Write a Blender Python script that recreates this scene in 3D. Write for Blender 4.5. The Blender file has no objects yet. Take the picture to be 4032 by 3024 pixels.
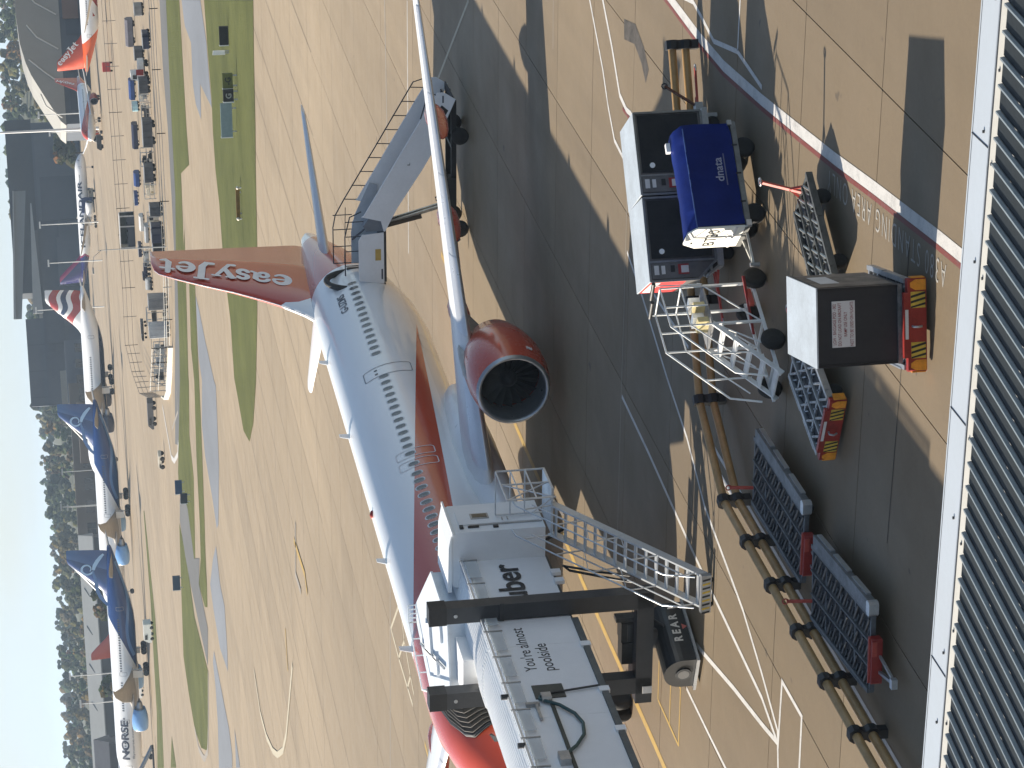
import bpy, bmesh, math, random
from mathutils import Vector, Matrix, Euler

# ------------------------------------------------------------------ camera, sky, sun, exposure
SC = bpy.context.scene
COL = SC.collection
PITCH, ROLL, CAMH, FPX = 0.163910, 0.065635, 15.912, 10741.2
_f = Vector((0, math.cos(PITCH), -math.sin(PITCH)))
_r = Vector((1, 0, 0)); _d = _f.cross(_r)
_c, _s = math.cos(ROLL), math.sin(ROLL)
R_, D_ = _c * _r + _s * _d, -_s * _r + _c * _d          # right and down of the upright picture
cam_data = bpy.data.cameras.new('camera')
cam = bpy.data.objects.new('camera', cam_data); COL.objects.link(cam)
cam_data.sensor_fit = 'HORIZONTAL'; cam_data.sensor_width = 36.0
cam_data.lens = 36.0 * FPX / 4032.0
cam_data.clip_start = 0.5; cam_data.clip_end = 20000.0
# the photograph lies on its side: its x axis runs down the scene, its y axis (up) to the right
_m = Matrix((D_, R_, -_f)).transposed().to_4x4()
_m.translation = (0, 0, CAMH)
cam.matrix_world = _m
SC.camera = cam

SUN_EL = math.radians(24.6)
SUN_TO = Vector((-0.9152, 0.4030, 0)).normalized()          # horizontal direction towards the sun
SUN_STRENGTH, SKY_STRENGTH, EXPOSURE = 5.0, 0.062, 1.34
world = bpy.data.worlds.new('World'); SC.world = world; world.use_nodes = True
wt = world.node_tree; wn = wt.nodes; wl = wt.links
bg = wn['Background']
sky = wn.new('ShaderNodeTexSky'); sky.sky_type = 'NISHITA'; sky.sun_disc = False
sky.sun_elevation = SUN_EL
sky.sun_rotation = math.atan2(SUN_TO.x, SUN_TO.y)
sky.air_density = 1.0; sky.dust_density = 1.2; sky.ozone_density = 1.0; sky.altitude = 60
# soft high cloud over the whole sky, procedural on the view direction
tc = wn.new('ShaderNodeTexCoord'); mp = wn.new('ShaderNodeMapping')
mp.inputs['Scale'].default_value = (1.0, 1.0, 3.2)
nz = wn.new('ShaderNodeTexNoise'); nz.inputs['Scale'].default_value = 7.0
nz.inputs['Detail'].default_value = 7.0; nz.inputs['Roughness'].default_value = 0.58
cr = wn.new('ShaderNodeValToRGB'); cr.color_ramp.elements[0].position = 0.36; cr.color_ramp.elements[1].position = 0.66
cr.color_ramp.elements[0].color = (0.55, 0.55, 0.55, 1); cr.color_ramp.elements[1].color = (0.85, 0.85, 0.85, 1)
mx = wn.new('ShaderNodeMixRGB'); mx.inputs['Color2'].default_value = (5.1, 6.0, 6.5, 1)
wl.new(tc.outputs['Generated'], mp.inputs['Vector']); wl.new(mp.outputs['Vector'], nz.inputs['Vector'])
# thicker towards the horizon, thinning out overhead as such a sky does
sx_ = wn.new('ShaderNodeSeparateXYZ'); wl.new(tc.outputs['Generated'], sx_.inputs[0])
er = wn.new('ShaderNodeValToRGB'); er.color_ramp.elements[0].position = 0.02; er.color_ramp.elements[0].color = (1, 1, 1, 1)
er.color_ramp.elements[1].position = 0.42; er.color_ramp.elements[1].color = (.04, .04, .04, 1)
ml = wn.new('ShaderNodeMath'); ml.operation = 'MULTIPLY'
wl.new(sx_.outputs[2], er.inputs['Fac']); wl.new(nz.outputs['Fac'], cr.inputs['Fac'])
wl.new(cr.outputs['Color'], ml.inputs[0]); wl.new(er.outputs['Color'], ml.inputs[1]); wl.new(ml.outputs[0], mx.inputs['Fac'])
wl.new(sky.outputs['Color'], mx.inputs['Color1']); wl.new(mx.outputs['Color'], bg.inputs['Color'])
bg.inputs['Strength'].default_value = SKY_STRENGTH
sun_data = bpy.data.lights.new('sun', 'SUN'); sun_data.energy = SUN_STRENGTH
sun_data.angle = math.radians(0.53); sun_data.color = (1.0, 0.905, 0.77)
sun = bpy.data.objects.new('sun', sun_data); COL.objects.link(sun)
_to = Vector((SUN_TO.x * math.cos(SUN_EL), SUN_TO.y * math.cos(SUN_EL), math.sin(SUN_EL)))
sun.rotation_euler = _to.to_track_quat('Z', 'Y').to_euler(); sun.location = (-60, 60, 80)
SC.view_settings.view_transform = 'Standard'; SC.view_settings.look = 'None'
SC.view_settings.exposure = EXPOSURE; SC.view_settings.gamma = 1.0
SC.view_settings.use_curve_mapping = False
SC.cycles.max_bounces = 6; SC.cycles.diffuse_bounces = 3; SC.cycles.glossy_bounces = 3
SC.cycles.transmission_bounces = 4; SC.cycles.transparent_max_bounces = 6; SC.cycles.volume_bounces = 0
SC.cycles.use_denoising = True
random.seed(7)

# ------------------------------------------------------------------ helpers
AX = math.radians(66.0)                                    # the stands' own axes: a along, n across
def AN(a, n, z=0.0):
    return Vector((a * math.cos(AX) - n * math.sin(AX), a * math.sin(AX) + n * math.cos(AX), z))
V = Vector
def rotz(a): return Matrix.Rotation(a, 4, 'Z')

class MB:
    """collects shapes; build() links them as one mesh object"""
    def __init__(s): s.v = []; s.f = []; s.sm = []
    def add(s, vs, fs, smooth=False, M=None):
        o = len(s.v)
        s.v += [tuple(M @ V(v)) if M is not None else tuple(v) for v in vs]
        s.f += [tuple(i + o for i in f) for f in fs]; s.sm += [smooth] * len(fs)
        return s
    def box(s, c, d, M=None, bev=0.0):
        x, y, z = (d[0] / 2, d[1] / 2, d[2] / 2)
        if bev > 0:
            b = min(bev, x * .9, y * .9)
            pts = [(-x + b, -y), (x - b, -y), (x, -y + b), (x, y - b), (x - b, y), (-x + b, y), (-x, y - b), (-x, -y + b)]
            vs = [(c[0] + p[0], c[1] + p[1], c[2] - z) for p in pts] + [(c[0] + p[0], c[1] + p[1], c[2] + z) for p in pts]
            fs = [tuple(range(7, -1, -1)), tuple(range(8, 16))] + [(i, (i + 1) % 8, 8 + (i + 1) % 8, 8 + i) for i in range(8)]
            return s.add(vs, fs, False, M)
        vs = [(c[0] + i * x, c[1] + j * y, c[2] + k * z) for k in (-1, 1) for j in (-1, 1) for i in (-1, 1)]
        return s.add(vs, [(0, 2, 3, 1), (4, 5, 7, 6), (0, 1, 5, 4), (2, 6, 7, 3), (0, 4, 6, 2), (1, 3, 7, 5)], False, M)
    def bar(s, p, q, w, h=None, up=(0, 0, 1), M=None):
        p, q = V(p), V(q); h = h or w; d = (q - p)
        if d.length < 1e-6: return s
        d.normalize(); u = V(up)
        if abs(d.dot(u)) > .97: u = V((1, 0, 0))
        a = d.cross(u).normalized() * (w / 2); b = a.cross(d).normalized() * (h / 2)
        vs = [e + i * a + j * b for e in (p, q) for i, j in ((-1, -1), (1, -1), (1, 1), (-1, 1))]
        return s.add(vs, [(3, 2, 1, 0), (4, 5, 6, 7), (0, 1, 5, 4), (1, 2, 6, 5), (2, 3, 7, 6), (3, 0, 4, 7)], False, M)
    def cyl(s, p, q, r, r2=None, n=12, caps=True, M=None, smooth=True):
        p, q = V(p), V(q); r2 = r if r2 is None else r2; d = (q - p).normalized()
        u = V((0, 0, 1)) if abs(d.z) < .9 else V((1, 0, 0))
        a = d.cross(u).normalized(); b = d.cross(a)
        vs = []
        for e, rr in ((p, r), (q, r2)):
            for i in range(n):
                t = 2 * math.pi * i / n; vs.append(e + (a * math.cos(t) + b * math.sin(t)) * rr)
        s.add(vs, [(i, (i + 1) % n, n + (i + 1) % n, n + i) for i in range(n)], smooth, M)
        if caps: s.add(vs, [tuple(range(n - 1, -1, -1)), tuple(range(n, 2 * n))], False, M)
        return s
    def tube(s, pts, r, n=6, M=None):
        pts = [V(p) for p in pts]; rings = []; prev = None
        for i, p in enumerate(pts):
            d = (pts[min(i + 1, len(pts) - 1)] - pts[max(i - 1, 0)]).normalized()
            u = prev if prev is not None else (V((0, 0, 1)) if abs(d.z) < .9 else V((1, 0, 0)))
            a = d.cross(u).normalized(); b = a.cross(d).normalized(); prev = b
            rings.append([p + (a * math.cos(2 * math.pi * k / n) + b * math.sin(2 * math.pi * k / n)) * r for k in range(n)])
        return s.loft(rings, M=M)
    def loft(s, rings, M=None, smooth=True, caps=True, closed=True):
        n = len(rings[0]); vs = [v for r in rings for v in r]; fs = []
        for i in range(len(rings) - 1):
            for k in range(n if closed else n - 1):
                k2 = (k + 1) % n
                fs.append((i * n + k, i * n + k2, (i + 1) * n + k2, (i + 1) * n + k))
        s.add(vs, fs, smooth, M)
        if caps and closed:
            s.add(vs, [tuple(range(n - 1, -1, -1)), tuple(range((len(rings) - 1) * n, len(rings) * n))], False, M)
        return s
    def prism(s, poly, axis, t0, t1, M=None):
        """poly of 2D points extruded along an axis: 'x' (pts y,z), 'y' (pts x,z), 'z' (pts x,y)"""
        def P(p, t): return {'x': (t, p[0], p[1]), 'y': (p[0], t, p[1]), 'z': (p[0], p[1], t)}[axis]
        n = len(poly); vs = [P(p, t0) for p in poly] + [P(p, t1) for p in poly]
        return s.add(vs, [tuple(range(n - 1, -1, -1)), tuple(range(n, 2 * n))] + [(i, (i + 1) % n, n + (i + 1) % n, n + i) for i in range(n)], False, M)
    def lathe(s, prof, c, axis='y', n=20, M=None, smooth=True):
        """prof: (t along axis, radius)"""
        rings = []
        for t, r in prof:
            ring = []
            for k in range(n):
                a = 2 * math.pi * k / n; u, w = r * math.cos(a), r * math.sin(a)
                ring.append({'y': (c[0] + u, c[1] + t, c[2] + w), 'x': (c[0] + t, c[1] + u, c[2] + w), 'z': (c[0] + u, c[1] + w, c[2] + t)}[axis])
            rings.append(ring)
        return s.loft(rings, M=M, smooth=smooth)
    def quad(s, a, b, c, d, M=None): return s.add([a, b, c, d], [(0, 1, 2, 3)], False, M)
    def mesh(s, name):
        me = bpy.data.meshes.new(name); me.from_pydata([tuple(v) for v in s.v], [], s.f)
        if any(s.sm): me.polygons.foreach_set('use_smooth', s.sm)
        bm = bmesh.new(); bm.from_mesh(me); bmesh.ops.recalc_face_normals(bm, faces=bm.faces); bm.to_mesh(me); bm.free()
        return me
    def build(s, name, mat, parent=None, M=None):
        return ob(name, s.mesh(name), mat, parent, M)

def ob(name, me, mat=None, parent=None, M=None):
    if mat is not None and len(me.materials) == 0: me.materials.append(mat)
    o = bpy.data.objects.new(name, me); COL.objects.link(o)
    if parent is not None: o.parent = parent
    if M is not None: o.matrix_local = M
    return o
def thing(name, label, cat, loc=(0, 0, 0), rz=0.0, group=None):
    o = bpy.data.objects.new(name, None); COL.objects.link(o); o.empty_display_size = 0.2
    o.location = loc; o.rotation_euler = (0, 0, rz); return tag(o, label, cat, group)
def tag(o, label, cat, group=None, kind=None):
    if label: o['label'] = label
    if cat: o['category'] = cat
    if group: o['group'] = group
    if kind: o['kind'] = kind
    return o
def struct(o, kind='structure'): o['kind'] = kind; return o
def dup(root, loc=None, rz=None, label=None, parent=None, swap=None):
    r = root.copy(); COL.objects.link(r)
    if loc is not None: r.location = loc
    if rz is not None: r.rotation_euler = (0, 0, rz)
    if label: r['label'] = label
    if parent is not None: r.parent = parent
    for ch in list(root.children):
        dup(ch, parent=r)
    return r

_TXT = {}
def text_mesh(txt, size, bold=0.0, depth=0.0, align='LEFT', spacing=1.0, shear=0.0):
    cu = bpy.data.curves.new('lettering', 'FONT'); cu.body = txt; cu.size = size; cu.offset = bold
    cu.extrude = depth; cu.align_x = align; cu.space_character = spacing; cu.shear = shear; cu.resolution_u = 4
    o = bpy.data.objects.new('lettering', cu); COL.objects.link(o)
    dg = bpy.context.evaluated_depsgraph_get()
    me = bpy.data.meshes.new_from_object(o.evaluated_get(dg))
    bpy.data.objects.remove(o); bpy.data.curves.remove(cu)
    return me
def lettering(txt, size, mat, parent, M=None, fn=None, bold=0.0, align='LEFT', spacing=1.0, shear=0.0, name='lettering', sub=0, xs=1.0):
    """letters in the xy plane, placed by a matrix M or by fn(x, y) -> point"""
    me = text_mesh(txt, size, bold, 0.0, align, spacing, shear); me.name = name
    if xs != 1.0: me.transform(Matrix.Scale(xs, 4, (1, 0, 0)))
    if fn:
        if sub:
            bm = bmesh.new(); bm.from_mesh(me); bmesh.ops.triangulate(bm, faces=bm.faces)
            bmesh.ops.subdivide_edges(bm, edges=bm.edges, cuts=sub, use_grid_fill=True); bm.to_mesh(me); bm.free()
        for v in me.vertices: v.co = fn(v.co.x, v.co.y)
    return ob(name, me, mat, parent, M)

# ------------------------------------------------------------------ materials
class NT:
    def __init__(s, name):
        s.m = bpy.data.materials.new(name); s.m.use_nodes = True; s.t = s.m.node_tree
        s.b = s.t.nodes['Principled BSDF']; s.o = s.t.nodes.new('ShaderNodeTexCoord').outputs['Object']
    def nd(s, k, **kw):
        n = s.t.nodes.new(k)
        for a, b in kw.items(): setattr(n, a, b)
        return n
    def lk(s, a, b): s.t.links.new(a, b)
    def put(s, inp, v):
        if isinstance(v, bpy.types.NodeSocket): s.lk(v, inp)
        elif isinstance(v, (tuple, list)) and len(v) == 3 and inp.type == 'RGBA': inp.default_value = (*v, 1)
        else: inp.default_value = v
    def math(s, op, a, b=0.0, c=None):
        n = s.nd('ShaderNodeMath', operation=op); s.put(n.inputs[0], a); s.put(n.inputs[1], b)
        if c is not None: s.put(n.inputs[2], c)
        return n.outputs[0]
    def sep(s, v=None):
        n = s.nd('ShaderNodeSeparateXYZ'); s.lk(v or s.o, n.inputs[0]); return n.outputs
    def noise(s, scale, detail=4, rough=.55, vec=None, stretch=None, dist=0.0):
        n = s.nd('ShaderNodeTexNoise'); n.inputs['Scale'].default_value = scale; n.inputs['Detail'].default_value = detail
        n.inputs['Roughness'].default_value = rough; n.inputs['Distortion'].default_value = dist
        v = vec or s.o
        if stretch:
            mp = s.nd('ShaderNodeMapping'); s.lk(v, mp.inputs[0]); mp.inputs['Scale'].default_value = stretch
            v = mp.outputs[0]
        s.lk(v, n.inputs['Vector']); return n.outputs['Fac']
    def ramp(s, f, pts):
        n = s.nd('ShaderNodeValToRGB'); s.lk(f, n.inputs[0]); e = n.color_ramp.elements
        while len(e) < len(pts): e.new(.5)
        for i, (p, c) in enumerate(pts):
            e[i].position = p; e[i].color = (*c, 1) if isinstance(c, (tuple, list)) else (c, c, c, 1)
        return n.outputs[0]
    def mix(s, f, a, b, mode='MIX'):
        n = s.nd('ShaderNodeMixRGB', blend_type=mode); s.put(n.inputs[0], f); s.put(n.inputs[1], a); s.put(n.inputs[2], b)
        return n.outputs[0]
    def bump(s, h, strength=.2, dist=.02):
        n = s.nd('ShaderNodeBump'); n.inputs['Strength'].default_value = strength; n.inputs['Distance'].default_value = dist
        s.lk(h, n.inputs['Height']); s.lk(n.outputs[0], s.b.inputs['Normal'])
    def set(s, **kw):
        for k, v in kw.items():
            s.put(s.b.inputs[{'col': 'Base Color', 'rough': 'Roughness', 'metal': 'Metallic', 'spec': 'Specular IOR Level', 'coat': 'Coat Weight', 'em': 'Emission Color', 'es': 'Emission Strength'}[k]], v)
        return s
_M = {}
def mat(name, col, rough=.5, metal=0.0, var=.12, scale=3.0, coat=0.0, stretch=None, bump=0.0, bscale=40.0, spec=None):
    """a painted or bare surface with uneven tone, dull patches and fine relief"""
    if name in _M: return _M[name]
    n = NT(name)
    a = n.noise(scale, 6, .62, stretch=stretch); g = n.noise(scale * 9, 3, .6)
    f = n.math('ADD', n.math('MULTIPLY', a, .75), n.math('MULTIPLY', g, .25))
    k = n.ramp(f, [(.28, 1 - var * 1.6), (.72, 1 + var)])
    n.set(col=n.mix(1.0, col, k, 'MULTIPLY'), metal=metal, coat=coat)
    n.set(rough=n.ramp(f, [(.3, min(1, rough + .14)), (.7, max(.05, rough - .06))]))
    if spec is not None: n.set(spec=spec)
    if bump: n.bump(n.noise(bscale, 4, .6), bump, .01)
    _M[name] = n.m; return n.m
def slice_mesh(me, step):
    """cut letters into thin courses so that they can follow a curved skin"""
    bm = bmesh.new(); bm.from_mesh(me); ys = [v.co.y for v in bm.verts]; y = min(ys) + step
    while y < max(ys):
        bmesh.ops.bisect_plane(bm, geom=bm.verts[:] + bm.edges[:] + bm.faces[:], plane_co=(0, y, 0), plane_no=(0, 1, 0)); y += step
    bm.to_mesh(me); bm.free(); return me
def arcp(cx, cy, rx, ry, a0, a1, n=14): return [(cx + rx * math.cos(math.radians(a0 + (a1 - a0) * i / n)), cy + ry * math.sin(math.radians(a0 + (a1 - a0) * i / n))) for i in range(n + 1)]
def fat_word():
    """the word easyJet in fat rounded serif letters; unit x-height, baseline 0; returns (mesh builder, width)"""
    mb = MB(); lay = [0.0]
    def st(pts, w0, w1=None, wm=None):
        n = len(pts); L = []; R = []
        for i, p in enumerate(pts):
            q = pts[min(i + 1, n - 1)]; r = pts[max(i - 1, 0)]; d = V((q[0] - r[0], q[1] - r[1])).normalized(); t = i / (n - 1)
            a, b = w0, (w1 if w1 is not None else w0); w = a + (b - a) * t
            if wm is not None: w = w + (wm - (a + b) / 2) * math.sin(math.pi * t)
            L.append((p[0] - d.y * w / 2, p[1] + d.x * w / 2)); R.append((p[0] + d.y * w / 2, p[1] - d.x * w / 2))
        def cap(p, d, w): return [(p[0] + w / 2 * (d.x * math.cos(a) - d.y * math.sin(a)), p[1] + w / 2 * (d.y * math.cos(a) + d.x * math.sin(a))) for a in [math.pi / 2 - math.pi * k / 6 for k in range(1, 6)]]
        de = V((pts[-1][0] - pts[-2][0], pts[-1][1] - pts[-2][1])).normalized(); ds = V((pts[0][0] - pts[1][0], pts[0][1] - pts[1][1])).normalized()
        we = (V(L[-1]) - V(R[-1])).length; ws = (V(L[0]) - V(R[0])).length
        z = lay[0]; lay[0] += .0012
        fs = []; vs = [(x, y, z) for x, y in L] + [(x, y, z) for x, y in R]
        fs = [(i, n + i, n + i + 1, i + 1) for i in range(n - 1)]
        o = len(vs); ce = cap(pts[-1], de, we); vs += [(x, y, z) for x, y in ce]; fs.append((n - 1, 2 * n - 1) + tuple(range(o + 4, o - 1, -1)))
        o = len(vs); cs = cap(pts[0], ds, ws); vs += [(x, y, z) for x, y in cs]; fs.append((n, 0) + tuple(range(o + 4, o - 1, -1)))
        mb.add(vs, fs)
    x = .44                                                     # e
    st(arcp(x, .5, .32, .40, 12, 318, 22), .14, .13, .30); st([(x - .25, .49), (x + .30, .55)], .13)
    x = 1.30                                                    # a
    st(arcp(x - .10, .30, .19, .20, 0, 360, 16), .21); st(arcp(x - .06, .62, .27, .27, 165, 10, 10), .22, .18); st([(x + .21, .70), (x + .22, .18), (x + .40, .10)], .27, .15)
    x = 2.06                                                    # s
    st(arcp(x, .69, .20, .20, 25, 270, 12), .22, .25) ; st(arcp(x, .28, .20, .21, 90, -160, 12), .25, .22)
    x = 2.86                                                    # y
    st([(x - .34, .92), (x - .02, .22)], .30, .24); st([(x + .32, .92), (x + .02, .20), (x - .16, -.22), (x - .38, -.24)], .17, .20); st([(x - .50, .93), (x - .12, .93)], .12); st([(x + .16, .93), (x + .48, .93)], .12)
    x = 3.72                                                    # J
    st([(x + .10, 1.36), (x + .10, .25), (x - .06, -.10), (x - .34, -.12)], .31, .20, .30); st([(x - .20, 1.42), (x + .36, 1.42)], .14)
    x = 4.56
    st(arcp(x, .5, .32, .40, 12, 318, 22), .14, .13, .30); st([(x - .25, .49), (x + .30, .55)], .13)
    x = 5.28                                                    # t
    st([(x - .02, 1.22), (x, .26), (x + .16, .08), (x + .34, .16)], .24, .14, .27); st([(x - .24, .88), (x + .30, .88)], .15)
    return mb, 5.66
def fat_easy(name, fn, m, parent):
    mb, w = fat_word(); me = mb.mesh(name); slice_mesh(me, .12)
    for v in me.vertices: v.co = fn(v.co.x / w, v.co.y, v.co.z)
    return ob(name, me, m, parent)
def fitletter(txt, w, h, m, parent, M, bold=0.0, spacing=1.0, bw=None):
    me = text_mesh(txt, 1.0, bold, 0, 'LEFT', spacing); xs = [v.co.x for v in me.vertices]; ys = [v.co.y for v in me.vertices]
    hh = max(ys)
    for v in me.vertices: v.co.x = (v.co.x - min(xs)) / (max(xs) - min(xs)) * w; v.co.y = v.co.y / hh * h
    return ob('lettering', me, m, parent, M)
# common paints and metals
WHITE = mat('white_paint', (.80, .80, .79), .42, var=.06, scale=1.2)
BRIDGEW = mat('bridge_white_paint', (.83, .84, .85), .45, var=.05, scale=.7)
STEEL = mat('galvanised_steel', (.42, .43, .44), .42, .75, var=.22, scale=2.2)
ALU = mat('brushed_aluminium', (.62, .65, .68), .34, .85, var=.12, scale=1.5, stretch=(1, 6, 6))
DARKSTEEL = mat('dark_steel', (.045, .047, .05), .5, .3, var=.3)
CHARCOAL = mat('charcoal_paint', (.035, .037, .041), .42, .0, var=.2, scale=1.5)
RUBBER = mat('tyre_rubber', (.018, .017, .016), .82, var=.3, bump=.3)
REDP = mat('red_paint', (.30, .022, .016), .42, var=.28, scale=3, bump=.06)
TOWRED = mat('towbar_red', (.42, .06, .04), .5, var=.3)
ORANGEP = mat('orange_paint', (.80, .30, .02), .45, var=.25, scale=5)
HAZY = mat('hazard_yellow', (.62, .42, .05), .5, var=.3, scale=5)
BLACKP = mat('black_paint', (.014, .014, .015), .5, var=.3)
TANRAIL = mat('tan_rail', (.38, .23, .09), .5, var=.2, scale=2)
FABBLK = mat('black_curtain', (.011, .012, .0135), .72, var=.3, scale=2, bump=.25, bscale=6)
BLUETARP = mat('blue_tarpaulin', (.003, .014, .125), .55, var=.2, scale=1.5, bump=.12, bscale=5, spec=.12)
SILVER = mat('silver_lid', (.50, .55, .59), .42, .3, var=.16, scale=1.6, bump=.15, bscale=3)
LABELW = mat('white_label', (.62, .60, .58), .6, var=.08)
LABELRED = mat('label_red', (.30, .02, .02), .6, var=.1)
INK = mat('black_ink', (.012, .012, .014), .5, var=.05)
REDINK = mat('red_ink', (.24, .03, .03), .6, var=.1)
GLASS = mat('dark_glass', (.02, .025, .03), .08, var=.1, spec=.8)
SKIN = None
def grime(n, f0=.4): pass

# ------------------------------------------------------------------ the ground
def concrete(name, base, near_col, lanes=True):
    n = NT(name)
    g = n.nd('ShaderNodeNewGeometry').outputs['Position']
    big = n.noise(.035, 5, .6, vec=g); mid = n.noise(.35, 6, .62, vec=g); fine = n.noise(9., 5, .7, vec=g); grit = n.noise(60., 2, .6, vec=g)
    mp = n.nd('ShaderNodeMapping'); n.lk(g, mp.inputs[0]); mp.inputs['Rotation'].default_value = (0, 0, -AX)
    st = n.noise(.5, 5, .65, vec=mp.outputs[0], stretch=(.05, 1.1, 1.0))
    rub = n.noise(.16, 6, .66, vec=mp.outputs[0], stretch=(.10, .8, 1.0), dist=.6)
    v = n.math('ADD', n.math('MULTIPLY', big, .30), n.math('MULTIPLY', mid, .22))
    v = n.math('ADD', v, n.math('MULTIPLY', fine, .20)); v = n.math('ADD', v, n.math('MULTIPLY', grit, .16)); v = n.math('ADD', v, n.math('MULTIPLY', st, .24))
    v = n.ramp(v, [(.30, .64), (.5, 1.0), (.70, 1.3)])
    # base colour runs from darker on the stand to lighter farther out
    xa = n.sep(mp.outputs[0])[0]; far_mix = n.math('ADD', n.math('DIVIDE', n.math('SUBTRACT', xa, 62.), 95.), n.math('MULTIPLY', n.math('SUBTRACT', rub, .5), .5))
    basec = n.mix(n.ramp(far_mix, [(0.0, 0.0), (1.0, 1.0)]), near_col, base); c = n.mix(1.0, basec, v, 'MULTIPLY')
    c = n.mix(n.ramp(rub, [(.56, 0.0), (.74, .40)]), c, n.mix(1.0, basec, (.42, .42, .42), 'MULTIPLY'))
    pale = n.noise(.22, 4, .6, vec=mp.outputs[0], stretch=(.2, 1., 1.))
    c = n.mix(n.ramp(pale, [(.60, 0.0), (.78, .30)]), c, n.mix(1.0, basec, (1.45, 1.45, 1.45), 'MULTIPLY'))
    if lanes:                                              # lanes and bays were poured at different times
        x = n.sep(mp.outputs[0])
        wv = n.nd('ShaderNodeTexWhiteNoise', noise_dimensions='2D')
        cb = n.nd('ShaderNodeCombineXYZ')
        n.lk(n.math('FLOOR', n.math('DIVIDE', n.math('SUBTRACT', x[1], 15.8), 5.2)), cb.inputs[0])
        n.lk(n.math('FLOOR', n.math('DIVIDE', n.math('SUBTRACT', x[0], 48.2), 32.16)), cb.inputs[1])
        n.lk(cb.outputs[0], wv.inputs['Vector'])
        c = n.mix(1.0, c, n.ramp(wv.outputs['Value'], [(0, .92), (1, 1.06)]), 'MULTIPLY')
    spot = n.noise(1.6, 2, .5, vec=g)
    c = n.mix(n.ramp(spot, [(.735, 0.0), (.76, .55)]), c, (.04, .034, .028))
    n.set(col=c, rough=n.ramp(mid, [(.3, .78), (.7, .6)]), spec=.4)
    n.bump(n.math('ADD', n.math('MULTIPLY', fine, .6), grit), .28, .012)
    return n.m
CONC = (.325, .262, .192)
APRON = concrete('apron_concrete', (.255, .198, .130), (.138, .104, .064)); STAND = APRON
def asphalt(name, base):
    n = NT(name); g = n.nd('ShaderNodeNewGeometry').outputs['Position']
    a = n.noise(.12, 6, .62, vec=g, stretch=(.4, .15, 1)); b = n.noise(5., 4, .7, vec=g)
    v = n.math('ADD', n.math('MULTIPLY', a, .7), n.math('MULTIPLY', b, .3))
    n.set(col=n.ramp(v, [(.3, tuple(x * .7 for x in base)), (.72, tuple(x * 1.35 for x in base))]), rough=.85); n.bump(b, .3, .02); return n.m
TARMAC = asphalt('taxiway_tarmac', (.145, .16, .185))
ROADTAR = asphalt('road_asphalt', (.085, .087, .088))
SEAL = asphalt('joint_sealant', (.018, .016, .014))
def paint(name, col, wear=.45):
    n = NT(name); g = n.nd('ShaderNodeNewGeometry').outputs['Position']
    a = n.noise(2.2, 6, .7, vec=g); b = n.noise(26., 3, .7, vec=g)
    v = n.math('ADD', n.math('MULTIPLY', a, .6), n.math('MULTIPLY', b, .4))
    n.set(col=n.ramp(v, [(.34, tuple(x * .5 + .06 for x in col)), (.34 + wear * .4, col)]), rough=.7); n.bump(b, .2, .01); return n.m
PWHITE = paint('road_paint_white', (.50, .49, .47)); PRED = paint('road_paint_red', (.15, .03, .024)); PYEL = paint('road_paint_yellow', (.38, .25, .06))
PCREAM = paint('road_paint_cream', (.46, .41, .30)); PFAINT = paint('road_paint_faint', (.30, .265, .22), .6)
def grassmat():
    n = NT('mown_grass'); g = n.nd('ShaderNodeNewGeometry').outputs['Position']
    a = n.noise(.09, 5, .6, vec=g); b = n.noise(1.1, 6, .7, vec=g, stretch=(.35, 1, 1)); c = n.noise(7., 4, .7, vec=g)
    v = n.math('ADD', n.math('MULTIPLY', a, .4), n.math('ADD', n.math('MULTIPLY', b, .35), n.math('MULTIPLY', c, .25)))
    col = n.ramp(v, [(.30, (.026, .032, .008)), (.46, (.078, .088, .024)), (.60, (.112, .122, .036)), (.78, (.19, .17, .07))])
    n.set(col=col, rough=.9, spec=.15); n.bump(n.math('ADD', b, c), .9, .12); return n.m
GRASS = grassmat()

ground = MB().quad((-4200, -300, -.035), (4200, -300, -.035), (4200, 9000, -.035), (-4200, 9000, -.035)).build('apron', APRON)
struct(ground)
def inframe(p, m=0.06):
    q = V(p) - V((0, 0, CAMH)); z = q.dot(_f)
    if z < 1: return False
    u, w = q.dot(R_) / z * FPX, q.dot(D_) / z * FPX
    return abs(u) < 1512 * (1 + m) + 40 and abs(w) < 2016 * (1 + m) + 40
# poured slabs with recessed joints, near enough to tell apart
A0, N0, DA, DN = 48.2, 15.8, 5.36, 5.2
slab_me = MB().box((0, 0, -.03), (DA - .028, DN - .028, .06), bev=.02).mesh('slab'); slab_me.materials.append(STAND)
cells = []
for i in range(-2, 20):
    for j in range(-3, 13):
        ca, cn = A0 + (i + .5) * DA, N0 + (j + .5) * DN
        if any(inframe(AN(ca + da * DA / 2, cn + dn * DN / 2)) for da in (-1, 0, 1) for dn in (-1, 0, 1)):
            cells.append((ca, cn)); p = AN(ca, cn)
            h = random.uniform(-.003, .0)
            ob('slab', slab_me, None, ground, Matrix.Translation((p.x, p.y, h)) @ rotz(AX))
amn, amx = min(c[0] for c in cells) - DA / 2, max(c[0] for c in cells) + DA / 2
nmn, nmx = min(c[1] for c in cells) - DN / 2, max(c[1] for c in cells) + DN / 2
seal = MB()
for ca, cn in cells:
    seal.quad(*[AN(ca + x * DA / 2, cn + y * DN / 2, -.022) for x, y in ((-1, -1), (1, -1), (1, 1), (-1, 1))])
seal.build('joint_sealant', SEAL, ground)

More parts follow.
